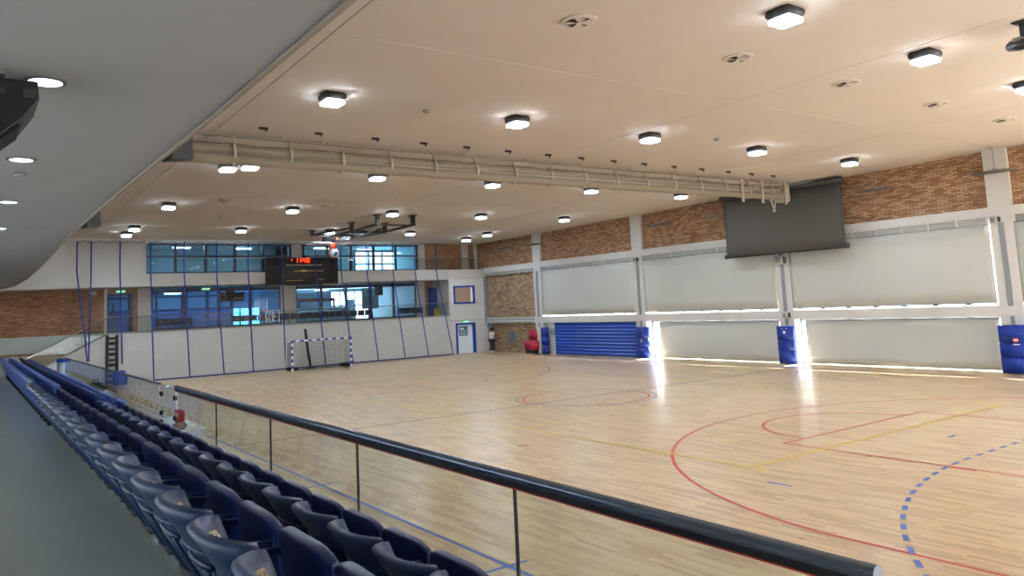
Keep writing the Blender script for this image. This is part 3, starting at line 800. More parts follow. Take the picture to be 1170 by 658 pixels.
o = mb.build('net_mesh', M['netcord'], r, recalc=False); o['kind'] = 'stuff'
# scalloped top edge and ceiling track
pts = [(0, -10.72+k*.05, NT-.02-.1*abs(math.sin((k*.05)*PI/.58))**.8*0 - .09*(1-abs(math.sin(k*.05*PI/.62)))) for k in range(int(19.5/.05))]
MB().tube(pts, .014, n=5).build('scalloped_top_cord', M['bluestrap'], r)
MB().box(-.03, .03, -10.75, 8.8, cz(-21.6)-.05, cz(-21.6)-.003).build('ceiling_track', M['white'], r)
mb = MB(); k = 0
y = -10.41
while y < 8.7:
    mb.box(-.008, .008, y-.008, y+.008, NT-.04, cz(-21.6)-.05); y += .62
mb.build('track_hanger', M['greymetal'], r)
for ta, tb, zb in ((-10.7, -10.25, 1.1), (-10.14, -10.2, 1.1), (-8.95, -8.84, .9), (-7.64, -7.5, .05), (-6.15, -5.91, .05), (-4.63, -4.32, .05), (-3.08, -2.9, .05), (-1.36, -1.26, .05), (.45, .9, .05), (1.9, 2.45, .05), (3.4, 3.95, .05), (5.0, 5.6, .05), (6.4, 7.1, .05), (7.8, 8.75, .05)):
    P = []
    for q in range(13):
        f = q/12; z = NT-.03+(zb-NT+.03)*f; yy = ta+(tb-ta)*max(0, (f-.25)/.75)
        P.append((.03+netx(yy, z)*.3+.02, yy, z))
    MB().tube(P, .032, n=6).build('strap', M['bluestrap'], r)
MB().tube([(.03, -7.5, .045), (.03, 8.7, .045)], .035, n=6).build('weighted_hem', M['bluestrap'], r)

# handball goal
r = thing('handball_goal', 'small handball goal with blue and white striped posts at the far end', 'goal', (-19.55, -.07, 0))
GH, GWd = 1.47, 1.54
def striped(mb, a, b, wv, n):
    a, b = Vector(a), Vector(b)
    for k in range(n): mb.bar(a.lerp(b, k/n), a.lerp(b, (k+1)/n), wv, wv, M['bluepaint'] if k % 2 == 0 else M['whiteline'])
for s in (-1, 1):
    mb = MB(); striped(mb, (0, s*GWd, GH+.04), (0, s*GWd, 0), .08, 10); mb.build('goal_post', None, r)
mb = MB(); striped(mb, (0, -GWd-.04, GH), (0, GWd+.04, GH), .08, 15); mb.build('crossbar', None, r)
for s in (-1, 1):
    MB().tube([(-.04, s*GWd, GH-.02), (-.7, s*GWd*1.03, GH-.04), (-.8, s*GWd*1.03, .03), (-.04, s*GWd, .03)], .022, n=8).build('side_frame', M['whiteline'], r)
MB().tube([(-.8, -GWd*1.03, .03), (-.8, GWd*1.03, .03)], .02).build('rear_bar', M['darkgrey'], r)
mb = MB()
for k in range(31):
    y = -1.52+3.04*k/30
    mb.bar((-.68, y, GH-.05), (-.78, y, .05), .009, .009); mb.bar((-.02, y, GH-.03), (-.68, y, GH-.05), .009, .009)
for k in range(15):
    z = .06+k*.099
    f = (GH-.05-z)/(GH-.1); xx = -.68-.1*f
    mb.bar((xx, -1.52, z), (xx, 1.52, z), .009, .009)
    for s in (-1, 1): mb.bar((-.03, s*1.52, z), (xx, s*1.52, z), .009, .009)
for s in (-1, 1):
    for k in range(7): mb.bar((-.08-.1*k, s*1.52, GH-.04), (-.08-.1*k, s*1.52, .05), .009, .009)
mb.build('goal_net', M['darkgrey'], r)
for s in (-1, 1): MB().rbox(-.75, -.25, s*1.4-.25, s*1.4+.25, .04, .2, .04).build('ballast_bag', M['black'], r)
r = thing('dark_net_bunch', 'dark gathered bunch of the net behind the handball goal', 'bunch', (-21.2, -.1, 0))  # the net's dark bunch, modelled as a free-standing upright tube
MB().tube([(0, .05, 0), (0, -.1, 1.0), (0, -.2, 2.0)], .07, n=10).build('bunch', M['black'], r); MB().cyl((0, .05, 0), .22, .05, M['black'], 16).build('base', None, r)

# basketball backstop folded under the ceiling
r = thing('basketball_backstop', 'black basketball backstop folded up under the ceiling with its hoop hanging down', 'backstop', (-17.2, -.35, 6.05))
def P(x, y, z): return (x+17.2, y+.35, z-6.05)
def cyz(x): return cz(x)
MB().rbox(-1.05, 0.02, -.93, .93, 0, .05, .008).build('backboard', M['whiteline'], r)
mb = MB()
for k in range(25):
    pass
ringp = [(.08+.0, .23*math.cos(2*PI*k/24), -.45+.23*math.sin(2*PI*k/24)) for k in range(25)]
hoop = MB().tube(ringp, .016, n=8, caps=False).build('hoop', M['orange'], r)
MB().rbox(-.1, .1, -.12, .12, -.22, -.005, .01).build('hoop_bracket', M['orange'], r)
mb = MB()
for k in range(12):
    a = 2*PI*k/12
    for s in (1, -1):
        b = a+s*2*PI/24
        mb.bar((.08, .22*math.cos(a), -.45+.22*math.sin(a)), (.36, .13*math.cos(b), -.55+.13*math.sin(b)), .008, .008)
mb.build('hoop_net', M['netwhite'], r)
mb = MB()
for s in (-1, 1):
    mb.bar(P(-11.2, -.1+s*.82, 6.28), P(-13.8, -.1+s*.8, 6.25), .09, .09)       # hinged arms
    mb.bar(P(-13.8, -.1+s*.8, 6.25), P(-17.3, -.3+s*.5, 6.28), .1, .1)
    mb.bar(P(-13.8, -.1+s*.8, 6.42), P(-16.9, -.4+s*1.1, 6.4), .07, .07)
    mb.bar(P(-13.8, -.1+s*.8, 6.25), P(-13.8, -.1+s*.8, 6.55), .08, .08)
    mb.bar(P(-15.5, -.2+s*.65, 6.26), P(-16.9, -.4+s*1.1, 6.4), .05, .05)
mb.bar(P(-13.8, -.95, 6.25), P(-13.8, .75, 6.25), .12, .12); mb.bar(P(-11.6, -.95, 6.3), P(-11.6, .75, 6.3), .06, .06)
mb.bar(P(-15.5, -.85, 6.26), P(-15.5, .45, 6.26), .08, .08); mb.bar(P(-16.9, -1.55, 6.4), P(-16.9, .75, 6.4), .08, .08)
mb.bar(P(-17.3, -.85, 6.2), P(-17.3, .2, 6.2), .08, .1); mb.bar(P(-13.8, -.1, 6.25), P(-17.3, -.35, 6.15), .12, .12)
mb.build('folding_frame', M['black'], r)
for (x, y) in ((-11.2, -.92), (-11.2, .72), (-13.8, -.9), (-13.8, .7), (-16.9, -1.5), (-16.9, .7)):
    mb = MB(); mb.box(*[v for v in (P(x, y, 0)[0]-.08, P(x, y, 0)[0]+.08, P(x, y, 0)[1]-.07, P(x, y, 0)[1]+.07)], (6.24 if x > -16 else 6.36)-6.05, cyz(x)-6.05-.002)
    mb.box(P(x, y, 0)[0]-.16, P(x, y, 0)[0]+.16, P(x, y, 0)[1]-.12, P(x, y, 0)[1]+.12, cyz(x)-6.05-.05, cyz(x)-6.05-.003)
    mb.build('ceiling_bracket', M['black'], r)
MB().tube([P(-13.2, -.1, 6.3), P(-14.9, -.2, 6.1)], .07, M['steel']).tube([P(-14.9, -.2, 6.1), P(-16.4, -.3, 6.08)], .045, M['steel']).build('hydraulic_ram', None, r)
MB().rbox(*[v for v in (P(-15.2, 0, 0)[0]-.2, P(-15.2, 0, 0)[0]+.2)], .1, .4, .2, .42, .02).build('winch_motor', M['darkgrey'], r)
MB().box(P(-16.6, 0, 0)[0]-.05, P(-16.6, 0, 0)[0]+.05, -.05, .05, .1, .22).build('red_latch', M['orange'], r)

# rolled divider curtain under the ceiling
XC = .2
r = thing('rolled_divider_curtain', 'long cream divider curtain rolled up under the ceiling across the hall', 'curtain', (XC, 0, 6.28))
def roll(y0, y1, cx, czz, rad, name):
    def fo(u, v):
        a = 2*PI*v; y = y0+(y1-y0)*u; k = rad*(1+.05*math.sin(y*3.1+a*2)+.04*math.sin(y*7+a))
        return Vector((cx+k*math.cos(a), y, czz+k*.8*math.sin(a)))
    mb = MB().grid(fo, 120, 16); mb.build(name, M['roll'], r)
roll(-11.3, 9.6, .02, .13, .17, 'curtain_roll'); roll(-11.3, 9.6, .1, -.1, .15, 'curtain_roll')
MB().tube([(.16, -11.3, .02), (.16, 9.7, .02)], .022, n=6).build('cord', M['roll_light'], r)
MB().box(.03, .09, -11.3, 9.7, .4, .43).build('carrier_beam', M['roll'], r)
for k in range(16):
    y = -10.0+k*1.27
    P_ = [(.2*math.cos(a)+.06, y, .02+.26*math.sin(a)) for a in [2*PI*q/16 for q in range(17)]]
    mb = MB()
    for a, b in zip(P_[:-1], P_[1:]): mb.bar(a, b, .05, .012)
    mb.bar((.1, y, .27), (.1, y, .42), .05, .012)
    mb.build('strap', M['roll_light'], r)
for k in range(21):
    y = -10.9+k*1.0
    MB().box(.05, .08, y-.015, y+.015, .43, cz(XC)-6.28-.002).build('ceiling_hanger', M['roll_light'], r)
for y in (7.3, 8.4, 9.75):
    MB().box(.2, .27, y-.04, y+.04, -.38, .42).box(.1, .27, y-.03, y+.03, .1, .16).build('drop_bracket', M['roll_light'], r)
MB().rbox(-.15, .28, 9.72, 9.98, -.28, .34, .03).build('winding_motor', M['roll_light'], r)
mb = MB()
for s in (-.18, .18): mb.bar((.1, 9.2+s, -.2), (.1, 9.2, -.62), .03, .03); mb.bar((.1, 9.2+s*.5, -.25), (.1, 9.2, -.55), .02, .02)
mb.bar((.1, 9.0, -.22), (.1, 9.4, -.22), .03, .03); mb.rbox(.06, .14, 9.15, 9.25, -.66, -.58, .01)
mb.build('lattice_bracket', M['roll_light'], r)
for k, y in enumerate((-9.55, -8.3, -6.9, -5.6, -4.35, -3.05, -1.7, -.5, .75, 2.0, 3.3, 4.6, 5.9, 7.1, 8.3)):
    x = 1.0
    o = MB().box(-.03, .03, -.09, .09, -.05, -.002).cyl((0, .05, -.09), .02, .05, None, 8).build('ceiling_hook', M['black'])
    o.location = (1.0, y, cz(1.0)); tag(o, 'small black ceiling hook along the divider curtain, %s from the stand side' % ORD[k+1], 'hook', 'black hooks in front of the rolled curtain')

# ceiling lamps
LX = [10.6, 3.92, -3.02, -10.1, -16.5]; LY = [-9.2, -4.9, -.8, 3.45, 8.1]
lamp = thing('ceiling_lamp', '', 'ceiling lamp', (0, 0, 0), 0, 'square ceiling lamps in rows over the court')
mb = MB(); mb.rbox(-.21, .21, -.21, .21, -.13, -.003, .03); mb.build('housing', M['darkgrey'], lamp)
mb = MB(); mb.rbox(-.195, .195, -.195, .195, -.205, -.131, .03); mb.build('side_lens', M['sidelens'], lamp)
mb = MB(); mb.rbox(-.17, .17, -.17, .17, -.209, -.2055, .001); mb.build('diffuser', M['diff'], lamp)
rown = ['nearest', 'second', 'third', 'fourth', 'farthest']
first = True
lampset = [(x, y, rown[i], j) for i, x in enumerate(LX) for j, y in enumerate(LY)]
for x, y, rn, j in lampset:
    lab = 'bright square ceiling lamp in the %s row, %s from the stand side' % (rn, ORD[j+1])
    if first: lamp.location = (x, y, cz(x)); lamp['label'] = lab; first = False
    else: dup(lamp, (x, y, cz(x)), lab)
dup(lamp, (-18.6, -9.15, cz(-18.6)), 'extra bright ceiling lamp near the net at the far left')
dup(lamp, (-18.9, 8.3, cz(-18.9)), 'extra bright ceiling lamp in the far right corner')
dup(lamp, (-2.6, -8.75, cz(-2.6)), 'bright ceiling lamp close beside another behind the rolled curtain')
# round ceiling vents
def vent(x, y, label):
    r = thing('ceiling_vent', label, 'vent', (x, y, cz(x)), 0, 'round air vents in the ceiling')
    mb = MB(); P1 = []
    n = 32
    vs = []; fs = []
    for k in range(n):
        a = 2*PI*k/n
        for rad, z in ((.27, -.002), (.27, -.02), (.2, -.03), (.2, -.004)): vs.append((rad*math.cos(a), rad*math.sin(a), z))
    for k in range(n):
        for q in range(3): fs.append((k*4+q, ((k+1) % n)*4+q, ((k+1) % n)*4+q+1, k*4+q+1))
    mb.faces(vs, fs); mb.build('rim', M['ceiling'], r)
    MB().cyl((0, 0, -.012), .2, .008, M['darkgrey'], 28).build('duct', None, r)
    mb = MB()
    for k in range(4):
        a = k*PI/2+.5
        p = [(0, 0, -.03), (.195*math.cos(a), .195*math.sin(a), -.014), (.195*math.cos(a+.45), .195*math.sin(a+.45), -.025), (.195*math.cos(a+.95), .195*math.sin(a+.95), -.045)]
        mb.faces(p, [(0, 1, 2), (0, 2, 3)])
        mb.faces([(q[0], q[1], q[2]-.006) for q in p], [(2, 1, 0), (3, 2, 0)])
    mb.cyl((0, 0, -.045), .035, .035, None, 14)
    mb.build('swirl_vane', M['ceiling'], r)
for k, (x, y) in enumerate(((8.86, -7.4), (8.84, -3.7), (8.8, -.25), (8.79, 3.46), (8.75, 7.06))):
    vent(x, y, 'round ceiling vent in the near row, %s from the stand side' % ORD[k+1])
for k, (x, y) in enumerate(((-9.1, -7.5), (-9.3, -3.9), (-9.5, -.3))):
    vent(x, y, 'round ceiling vent in the far row, %s from the stand side' % ORD[k+1])
for k, (x, y) in enumerate(((3.6, -7), (-6, -2.6), (4.2, 1.4), (-13.4, -6.6), (-14, 6.5))):
    o = MB().cyl((0, 0, -.06), .05, .058, M['greymetal'], 16, .075).build('smoke_detector'); o.location = (x, y, cz(x))
    tag(o, ['small smoke detector on the ceiling between the nearest lamp rows', 'small smoke detector on the ceiling behind the rolled curtain', 'small smoke detector on the ceiling near the middle joint', 'small smoke detector on the ceiling left of the far backstop', 'small smoke detector on the ceiling right of the far backstop'][k], 'detector')

# dark camera-like projector at the top right
r = thing('ceiling_projector', 'dark grey swivelling projector hanging from the ceiling at the top right', 'projector', (12.15, -.85, cz(12.1)))
MB().cyl((0, 0, -.3), .05, .297, M['darkgrey'], 14).build('stem', None, r); MB().rbox(-.12, .12, -.12, .12, -.03, -.003, .01).build('ceiling_plate', M['darkgrey'], r)
X = Matrix.Translation((-.02, .0, -.38)) @ Matrix.Rotation(-.6, 4, 'Z') @ Matrix.Rotation(.2, 4, 'Y')
MB().rbox(-.25, .22, -.12, .12, -.08, .08, .03, X=X).build('projector_body', M['darkgrey'], r)
MB().tube([X @ Vector((-.25, 0, 0)), X @ Vector((-.34, 0, 0))], .06, n=16).build('lens', M['black'], r)
MB().rbox(-.1, .1, -.14, .14, .06, .12, .02, X=X).build('yoke', M['greymetal'], r)

# ------------------------------------------------------------------ stand on the near side
ZS, ZL = 1.5, 1.14
mb = MB()
mb.box(-21.8, XN, -19.2, -13.29, 0, ZS)
struct(mb.build('floor_stand', M['grey_floor']))
mb = MB(); mb.box(-21.8, XN, -13.29, -12.3, 0, ZL); struct(mb.build('floor_lower_tier', M['grey_floor']))
trim(MB().box(-21.8, XN, -13.32, -13.27, ZS-.05, ZS+.004), M['concrete'])
trim(MB().box(-21.8, XN, -12.34, -12.28, 0.0, ZL+.02), M['concrete'])
struct(MB().box(XF-2.3, XN+.3, -19.4, -19.2, 0, 7.0).build('wall_left', M['white']))
struct(MB().box(XN, XN+.3, -19.2, YR+.3, 0, 7.2).build('wall_near', M['offwhite']))
# gallery slab overhead (soffit), edge slightly irregular
edge = [(XN, -13.13), (13.4, -13.13), (10.4, -13.14), (8.2, -13.18), (4.6, -13.22), (-.4, -13.21), (-7.7, -13.09), (-13.4, -13.08), (-18.5, -13.2), (-22, -13.6)]
poly = edge + [(-22, -19.2), (XN, -19.2)]
mb = MB()
cut = 9.66
def clip(poly, a, b):
    out = []
    P_ = [p for p in poly]
    for sgn, lim in ((1, a), (-1, b)):
        q = []
        for k in range(len(P_)):
            p0, p1 = P_[k], P_[(k+1) % len(P_)]
            i0 = sgn*(p0[0]-lim) >= 0; i1 = sgn*(p1[0]-lim) >= 0
            if i0: q.append(p0)
            if i0 != i1:
                t = (lim-p0[0])/(p1[0]-p0[0]); q.append((lim, p0[1]+(p1[1]-p0[1])*t))
        P_ = q
    return P_
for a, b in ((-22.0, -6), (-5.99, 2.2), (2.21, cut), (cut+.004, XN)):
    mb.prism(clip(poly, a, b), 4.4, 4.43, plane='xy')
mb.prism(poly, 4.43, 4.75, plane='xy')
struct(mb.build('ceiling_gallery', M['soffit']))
mb = MB()
for a, b in zip(edge[:-1], edge[1:]):
    if a[0] > 9.7: a0, b0 = a, b
    mb.bar((a[0], a[1]+.015, 4.4), (b[0], b[1]+.015, 4.4), .03, .05)
trim(mb, M['lip'])
# recessed lamps in the gallery underside
for k, (x, y) in enumerate(((11.15, -14.36), (8.25, -14.35), (5.2, -14.34), (2.0, -14.34))):
    r = thing('recessed_lamp', 'round recessed lamp under the stand gallery, %s from the camera' % ORD[k+1], 'lamp', (x, y, 4.4), 0, 'round recessed lamps under the gallery')
    mb = MB(); n = 28; vs = []; fs = []
    for q in range(n):
        a = 2*PI*q/n
        for rad, z in ((.13, -.001), (.13, -.012), (.105, -.014), (.105, -.001)): vs.append((rad*math.cos(a), rad*math.sin(a), z))
    for q in range(n):
        for j in range(3): fs.append((q*4+j, ((q+1) % n)*4+j, ((q+1) % n)*4+j+1, q*4+j+1))
    mb.faces(vs, fs); mb.build('rim', M['steel'], r)
    MB().cyl((0, 0, -.006), .104, .004, M['diffback'], 24).build('lens', None, r)
o = MB().cyl((0, 0, -.04), .05, .039, M['greymetal'], 16, .06).build('smoke_detector'); o.location = (7.4, -14.32, 4.4); tag(o, 'small detector under the stand gallery between recessed lamps', 'detector')

# loudspeakers hung at the gallery edge
def edge_speaker(x, y, z, rz, label):
    r = thing('wedge_loudspeaker', label, 'loudspeaker', (x, y, z), rz, 'dark loudspeakers at the gallery edge')
    MB().prism([(-.12, 0), (.12, .03), (.1, .3), (-.1, .3)], -.11, .11, M['black'], 'yz').build('cabinet', None, r)
    MB().box(-.09, .09, .105, .12, .06, .27).build('grille', M['blackcloth'], r)
    MB().box(-.03, .03, -.13, -.1, .1, .16).box(-.1, -.08, -.13, -.05, .18, .22).build('bracket', M['darkgrey'], r)
edge_speaker(8.62, -12.96, 4.4, .3, 'dark loudspeaker at the gallery edge beside the rolled curtain')
edge_speaker(2.2, -13.0, 4.4, .3, 'dark loudspeaker at the gallery edge near the far net')
# hanging line array at the left
r = thing('wedge_loudspeaker', 'big black loudspeaker hanging under the gallery at the left edge of the photo', 'loudspeaker', (11.4, -14.62, 3.86))
MB().prism([(-.34, .12), (-.1, 0), (.12, .2), (.21, .34), (.2, .46), (-.34, .46)], -.5, 0, M['black'], 'yz').build('cabinet', None, r, bevel=.01)
MB().bar((-.25, -.08, .0), (-.25, .1, .17), .44, .02, M['blackcloth']).build('grille', None, r)
MB().box(-.005, .012, .12, .19, .34, .4).box(-.005, .012, -.04, .02, .36, .4).box(-.45, -.05, -.02, .02, .46, .5).build('bracket', M['darkgrey'], r)
MB().tube([(-.1, 0, .5), (-.1, 0, .539)], .012).build('suspension_cable', M['greymetal'], r)
MB().box(.0, .006, -.2, -.1, .26, .3).box(.0, .006, -.165, -.135, .22, .34).build('handle_recess', M['ink'], r)

# ------------------------------------------------------------------ seats
def make_bucket():
    r = thing('bucket_seat', '', 'seat', (0, 0, 0), 0, None)
    W, Hh, TH = .226, .56, .022
    def mid(u, v):
        t = 2*u-1
        wv = W*(.66+.34*v**.8)
        x = wv*math.sin(t*1.42)/math.sin(1.42)
        curve = (.03+.092*v**1.4)*(abs(t)**2.2)
        y = .33*(1-v)+curve
        z = .04+(Hh-.04)*v+.015*v*(1-abs(t)**3)
        return Vector((x, y, z))
    def nrm(u, v):
        e = .01
        du = mid(min(1, u+e), v)-mid(max(0, u-e), v); dv = mid(u, min(1, v+e))-mid(u, max(0, v-e))
        return du.cross(dv).normalized()
    def thick(v): return TH*(1+.5*max(0, (v-.75)/.25))
    # normal points to the rear (negative y) or the front; orient so that it points to the rear
    sg = -1 if nrm(.5, .5).y > 0 else 1
    fo = lambda u, v: mid(u, v)+nrm(u, v)*sg*thick(v)*.5
    fi = lambda u, v: mid(u, v)-nrm(u, v)*sg*thick(v)*.5
    mb = MB().shell(fo, fi, 20, 12, M['seat'])
    # band lip under the rim on the rear
    for v0 in (.70,):
        pts = [fo(u/20, v0)+nrm(u/20, v0)*sg*.004 for u in range(1, 20)]
        mb.tube(pts, .006, M['seat'], 6)
    bk = mb.build('seat_back', M['seat'], r)
    # stiffening ribs of the rear
    mb = MB()
    for u in (.2, .33, .44, .56, .67, .8):
        pts = [fo(u, v)+nrm(u, v)*sg*.01 for v in (.02, .2, .4, .58)]
        mb.tube(pts, .011, M['seat'], 5)
    mb.tube([fo(u, .6)+nrm(u, .6)*sg*.008 for u in (.2, .33, .44, .56, .67, .8)], .01, M['seat'], 5)
    mb.build('rear_ribs', M['seat'], bk)
    # number plate on the inner face near the top
    c = fi(.17, .86); nn = -nrm(.17, .86)*sg
    tx = (fi(.23, .86)-fi(.11, .86)).normalized(); ty = nn.cross(tx).normalized()
    X = Matrix((tx, ty, nn)).transposed().to_4x4(); X.translation = c+nn*.003
    MB().rbox(-.038, .038, -.022, .022, -.002, .003, .002, X=X).build('number_plate', M['plate'], r)
    MB().box(-.024, -.006, -.011, .011, .003, .004, X=X).box(.006, .024, -.011, .011, .003, .004, X=X).build('number', M['greyprint'], r)
    # folded-up pad
    def po(u, v):
        t = 2*u-1
        x = .236*t*(1-.06*(1-v)); z = .15+.345*v - .035*abs(t)**4*v
        y = .41-.07*v - .03*(1-t*t)*.9 - .02*math.sin(PI*v)
        return Vector((x, y, z))
    def pi_(u, v):
        t = 2*u-1
        return po(u, v)+Vector((0, .036+.012*(1-t*t), .004))
    MB().shell(pi_, po, 14, 8).build('folded_seat', M['seatpad'], r, bevel=.008)
    # arms between back and pad
    for s in (-1, 1):
        MB().bar((s*.2, .13, .42), (s*.2, .4, .4), .022, .022).bar((s*.2, .2, .3), (s*.2, .41, .29), .014, .014).build('hinge_arm', M['seat'], r)
    mb = MB(); mb.rbox(-.2, .2, .3, .38, .08, .15, .01); mb.rbox(-.05, .05, .33, .43, 0, .1, .01); mb.rbox(-.14, .14, .31, .46, 0, .015, .004)
    mb.build('pedestal', M['seatdark'], r)
    return r
seat = make_bucket()
SP = .507
back_x = [15.66, 15.15, 14.64-.25+.25] 
k = 0
first = True
nb = 0
BX0, FX0 = 14.44, 13.5
rows = []
for i in range(19): rows.append((BX0+.507*2-.507*i, -14.17, ZS, 'back', i+1))
for i in range(19): rows.append((FX0+.5*2-.5*i, -13.31, ZL, 'front', i+1))
for x, y, z, rn, i in rows:
    lab = 'navy bucket seat with curved back in the %s row, %s from the near end' % (rn, ordn(i))
    if first: seat.location = (x, y, z); seat['label'] = lab; seat['group'] = 'navy bucket seats'; first = False
    else: dup(seat, (x, y, z), lab, group='navy bucket seats')
# brighter blue tip-up seats beyond
def make_tipup():
    r = thing('tip_up_seat', '', 'seat', (0, 0, 0), 0, 'blue tip-up seats')
    def mid(u, v):
        t = 2*u-1
        return Vector((.248*t, .22*(1-v)+.02*t*t, .05+.53*v-.01*abs(t)**6))
    MB().shell(mid, lambda u, v: mid(u, v)+Vector((0, .035, .005)), 8, 6).build('seat_back', M['seatblue'], r)
    def po(u, v):
        t = 2*u-1
        return Vector((.235*t, .27-.02*v, .16+.34*v-.02*abs(t)**4))
    MB().shell(po, lambda u, v: po(u, v)+Vector((0, .09-.03*abs(2*u-1)**2, .0)), 8, 6).build('folded_seat', M['seatblue2'], r, bevel=.015)
    MB().rbox(-.05, .05, .2, .3, 0, .2, .01).build('pedestal', M['seatdark'], r)
    return r
tip = make_tipup(); first = True
rows = []
n1 = 0
for i in range(24): rows.append((BX0+.507*2-.507*19-.1-.5*i, -14.1, ZS, 'back', i+1))
for i in range(40): rows.append((FX0+1-.5*19-.1-.5*i, -13.2, ZL, 'front', i+1))
for x, y, z, rn, i in rows:
    lab = 'bright blue flat seat in the %s row, %s blue one from the camera' % (rn, ordn(i))
    if first: tip.location = (x, y, z); tip['label'] = lab; first = False
    else: dup(tip, (x, y, z), lab)

# ------------------------------------------------------------------ glass balustrade in front of the stand
GY = -12.4
r = thing('glass_balustrade', 'glass balustrade with a thick steel handrail in front of the seats', 'railing', (0, GY, ZL))
HZ = 1.84-ZL
MB().tube([(5.9, 0, HZ), (15.62, 0, HZ)], .028, n=14).build('handrail', M['rail'], r)
MB().box(5.9, 15.6, -.014, .014, HZ-.05, HZ-.02).build('glazing_channel', M['black'], r)
MB().box(5.9, 15.6, -.02, -.014, HZ-.055, HZ-.05).build('red_seal', M['redpaper'], r)
jx = [15.66, 13.68, 11.73, 9.8, 7.92, 6.02]
for a, b in zip(jx[:-1], jx[1:]):
    MB().box(b+.007, a-.007, -.006, .006, -.12, HZ-.04).build('glass_panel', M['glassn'], r)
for a in jx[1:-1]: MB().box(a-.007, a+.007, -.007, .007, -.12, HZ-.04).build('panel_joint', M['ink'], r)
r = thing('glass_gate', 'clear glass gate with black clamps between the two balustrades', 'gate', (5.4, GY, ZL))
MB().box(-.49, .49, -.005, .005, .02, HZ-.02).build('glass_panel', M['glassn'], r)
for x in (-.44, .44):
    for z in (.12, .25, .52): MB().rbox(x-.04, x+.04, -.02, .02, z, z+.06, .005).build('clamp', M['black'], r)
r = thing('glass_balustrade', 'thin-topped glass balustrade in front of the far blue seats', 'railing', (0, GY, ZL))
MB().box(-8.0, 4.85, -.016, .016, HZ-.03, HZ-.0).build('top_rail', M['darkgrey'], r)
for k in range(8):
    a = 4.85-k*1.6
    MB().box(a-1.593, a-.007, -.006, .006, -.1, HZ-.03).build('glass_panel', M['glassn'], r)

# scorer's table at court level seen through the glass
r = thing('scorers_table', 'white-topped table with a blue-grey side seen through the glass', 'table', (-1.0, -10.98, 0))
MB().rbox(-1.25, 1.25, -.4, .4, .47, .51, .01).build('tabletop', M['tablewhite'], r)
MB().box(-1.22, 1.22, .34, .37, .03, .47).build('front_panel', M['paleblue'], r); MB().box(1.19, 1.22, -.36, .34, .03, .47).build('side_panel', M['paleblue'], r); MB().box(1.22, 1.226, -.2, .2, .08, .36).build('blue_patch', M['bluepaint'], r)
for sx in (-1, 1):
    for sy in (-1, 1): MB().tube([(sx*1.15, sy*.3, 0), (sx*1.15, sy*.3, .47)], .02).build('leg', M['greymetal'], r)
r = thing('red_display', 'red box with white figures standing on the white-topped table', 'box', (-.75, -10.9, .51))
MB().rbox(-.2, .2, -.06, .06, 0, .3, .01).build('case', M['redpaper'], r)
mb = MB()
for a in (-.12, -.02, .08): mb.box(a, a+.05, -.066, -.06, .16, .24)
mb.build('figures', M['whiteline'], r)
r = thing('dark_console', 'small dark console standing beside the red box on the table', 'console', (-.2, -11.0, .51))
MB().rbox(-.12, .12, -.1, .1, 0, .1, .02).build('case', M['darkgrey'], r); MB().rbox(-.1, .1, -.09, .0, .1, .13, .005).build('keypad', M['black'], r)
r = thing('small_carton', 'small brown carton on the near end of the white-topped table', 'box', (.08, -11.1, .51))
MB().rbox(-.1, .1, -.1, .1, 0, .12, .005).build('carton_body', mat('brown_card', (120, 92, 78), .8), r); MB().box(-.1, .1, -.015, .015, .12, .123).build('tape', M['amber'], r)
# bag, blue bin, pale post at the far left corner
r = thing('sports_bag', 'black sports bag on the floor in the far left corner', 'bag', (-17.6, -10.4, 0), .3)
MB().rbox(-.5, .5, -.25, .25, 0, .42, .14, seg=3).build('bag_body', M['blackcloth'], r); MB().tube([(-.25, 0, .4), (-.2, 0, .55), (.2, 0, .55), (.25, 0, .4)], .02).build('strap', M['black'], r)
r = thing('blue_gym_mat', 'stack of blue mats leaning on the far wall under the black rack', 'mats', (-21.2, -9.0, 0))
MB().rbox(-.15, .1, -.26, .26, .0, .62, .05).build('mat', M['blue'], r); MB().rbox(.1, .3, -.22, .3, .0, .45, .05).build('mat', M['blue'], r)
r = thing('padded_post', 'pale blue padded post with bright blue cap behind the far glass', 'post', (-12.9, -11.98, 0))
MB().cyl((0, 0, 0), .2, 1.52, M['paleblue'], 20).build('post_sleeve', None, r); MB().cyl((0, 0, 1.52), .22, .12, M['bluepaint'], 20, .2).build('cap', None, r)

# ------------------------------------------------------------------ person by the far brick bay
def skin_mesh(name, nodes, links, m, parent, sub=2, sc=(1, 1, 1)):
    me = bpy.data.meshes.new(name); o = bpy.data.objects.new(name, me); COL.objects.link(o)
    names = list(nodes); idx = {k: i for i, k in enumerate(names)}
    me.from_pydata([nodes[k][0] for k in names], [(idx[a], idx[b]) for a, b in links], [])
    md = o.modifiers.new('Skin', 'SKIN'); md.use_smooth_shade = True
    for i, k in enumerate(names):
        rr = nodes[k][1]; rr = rr if isinstance(rr, tuple) else (rr, rr)
        me.skin_vertices[0].data[i].radius = rr
    me.skin_vertices[0].data[0].use_root = True
    sb = o.modifiers.new('Sub', 'SUBSURF'); sb.levels = sub; sb.render_levels = sub
    me.materials.append(m); o.parent = parent
    return o
pr = thing('person', 'person in white top and dark trousers, arms raised, by the far brick wall', 'person', (-21.05, 11.18, 0), math.radians(-12)); pr.scale = (1.2, 1.2, 1.03)
HK = 1.36/1.72
def nd(x, y, z): return (x, y, z*HK)
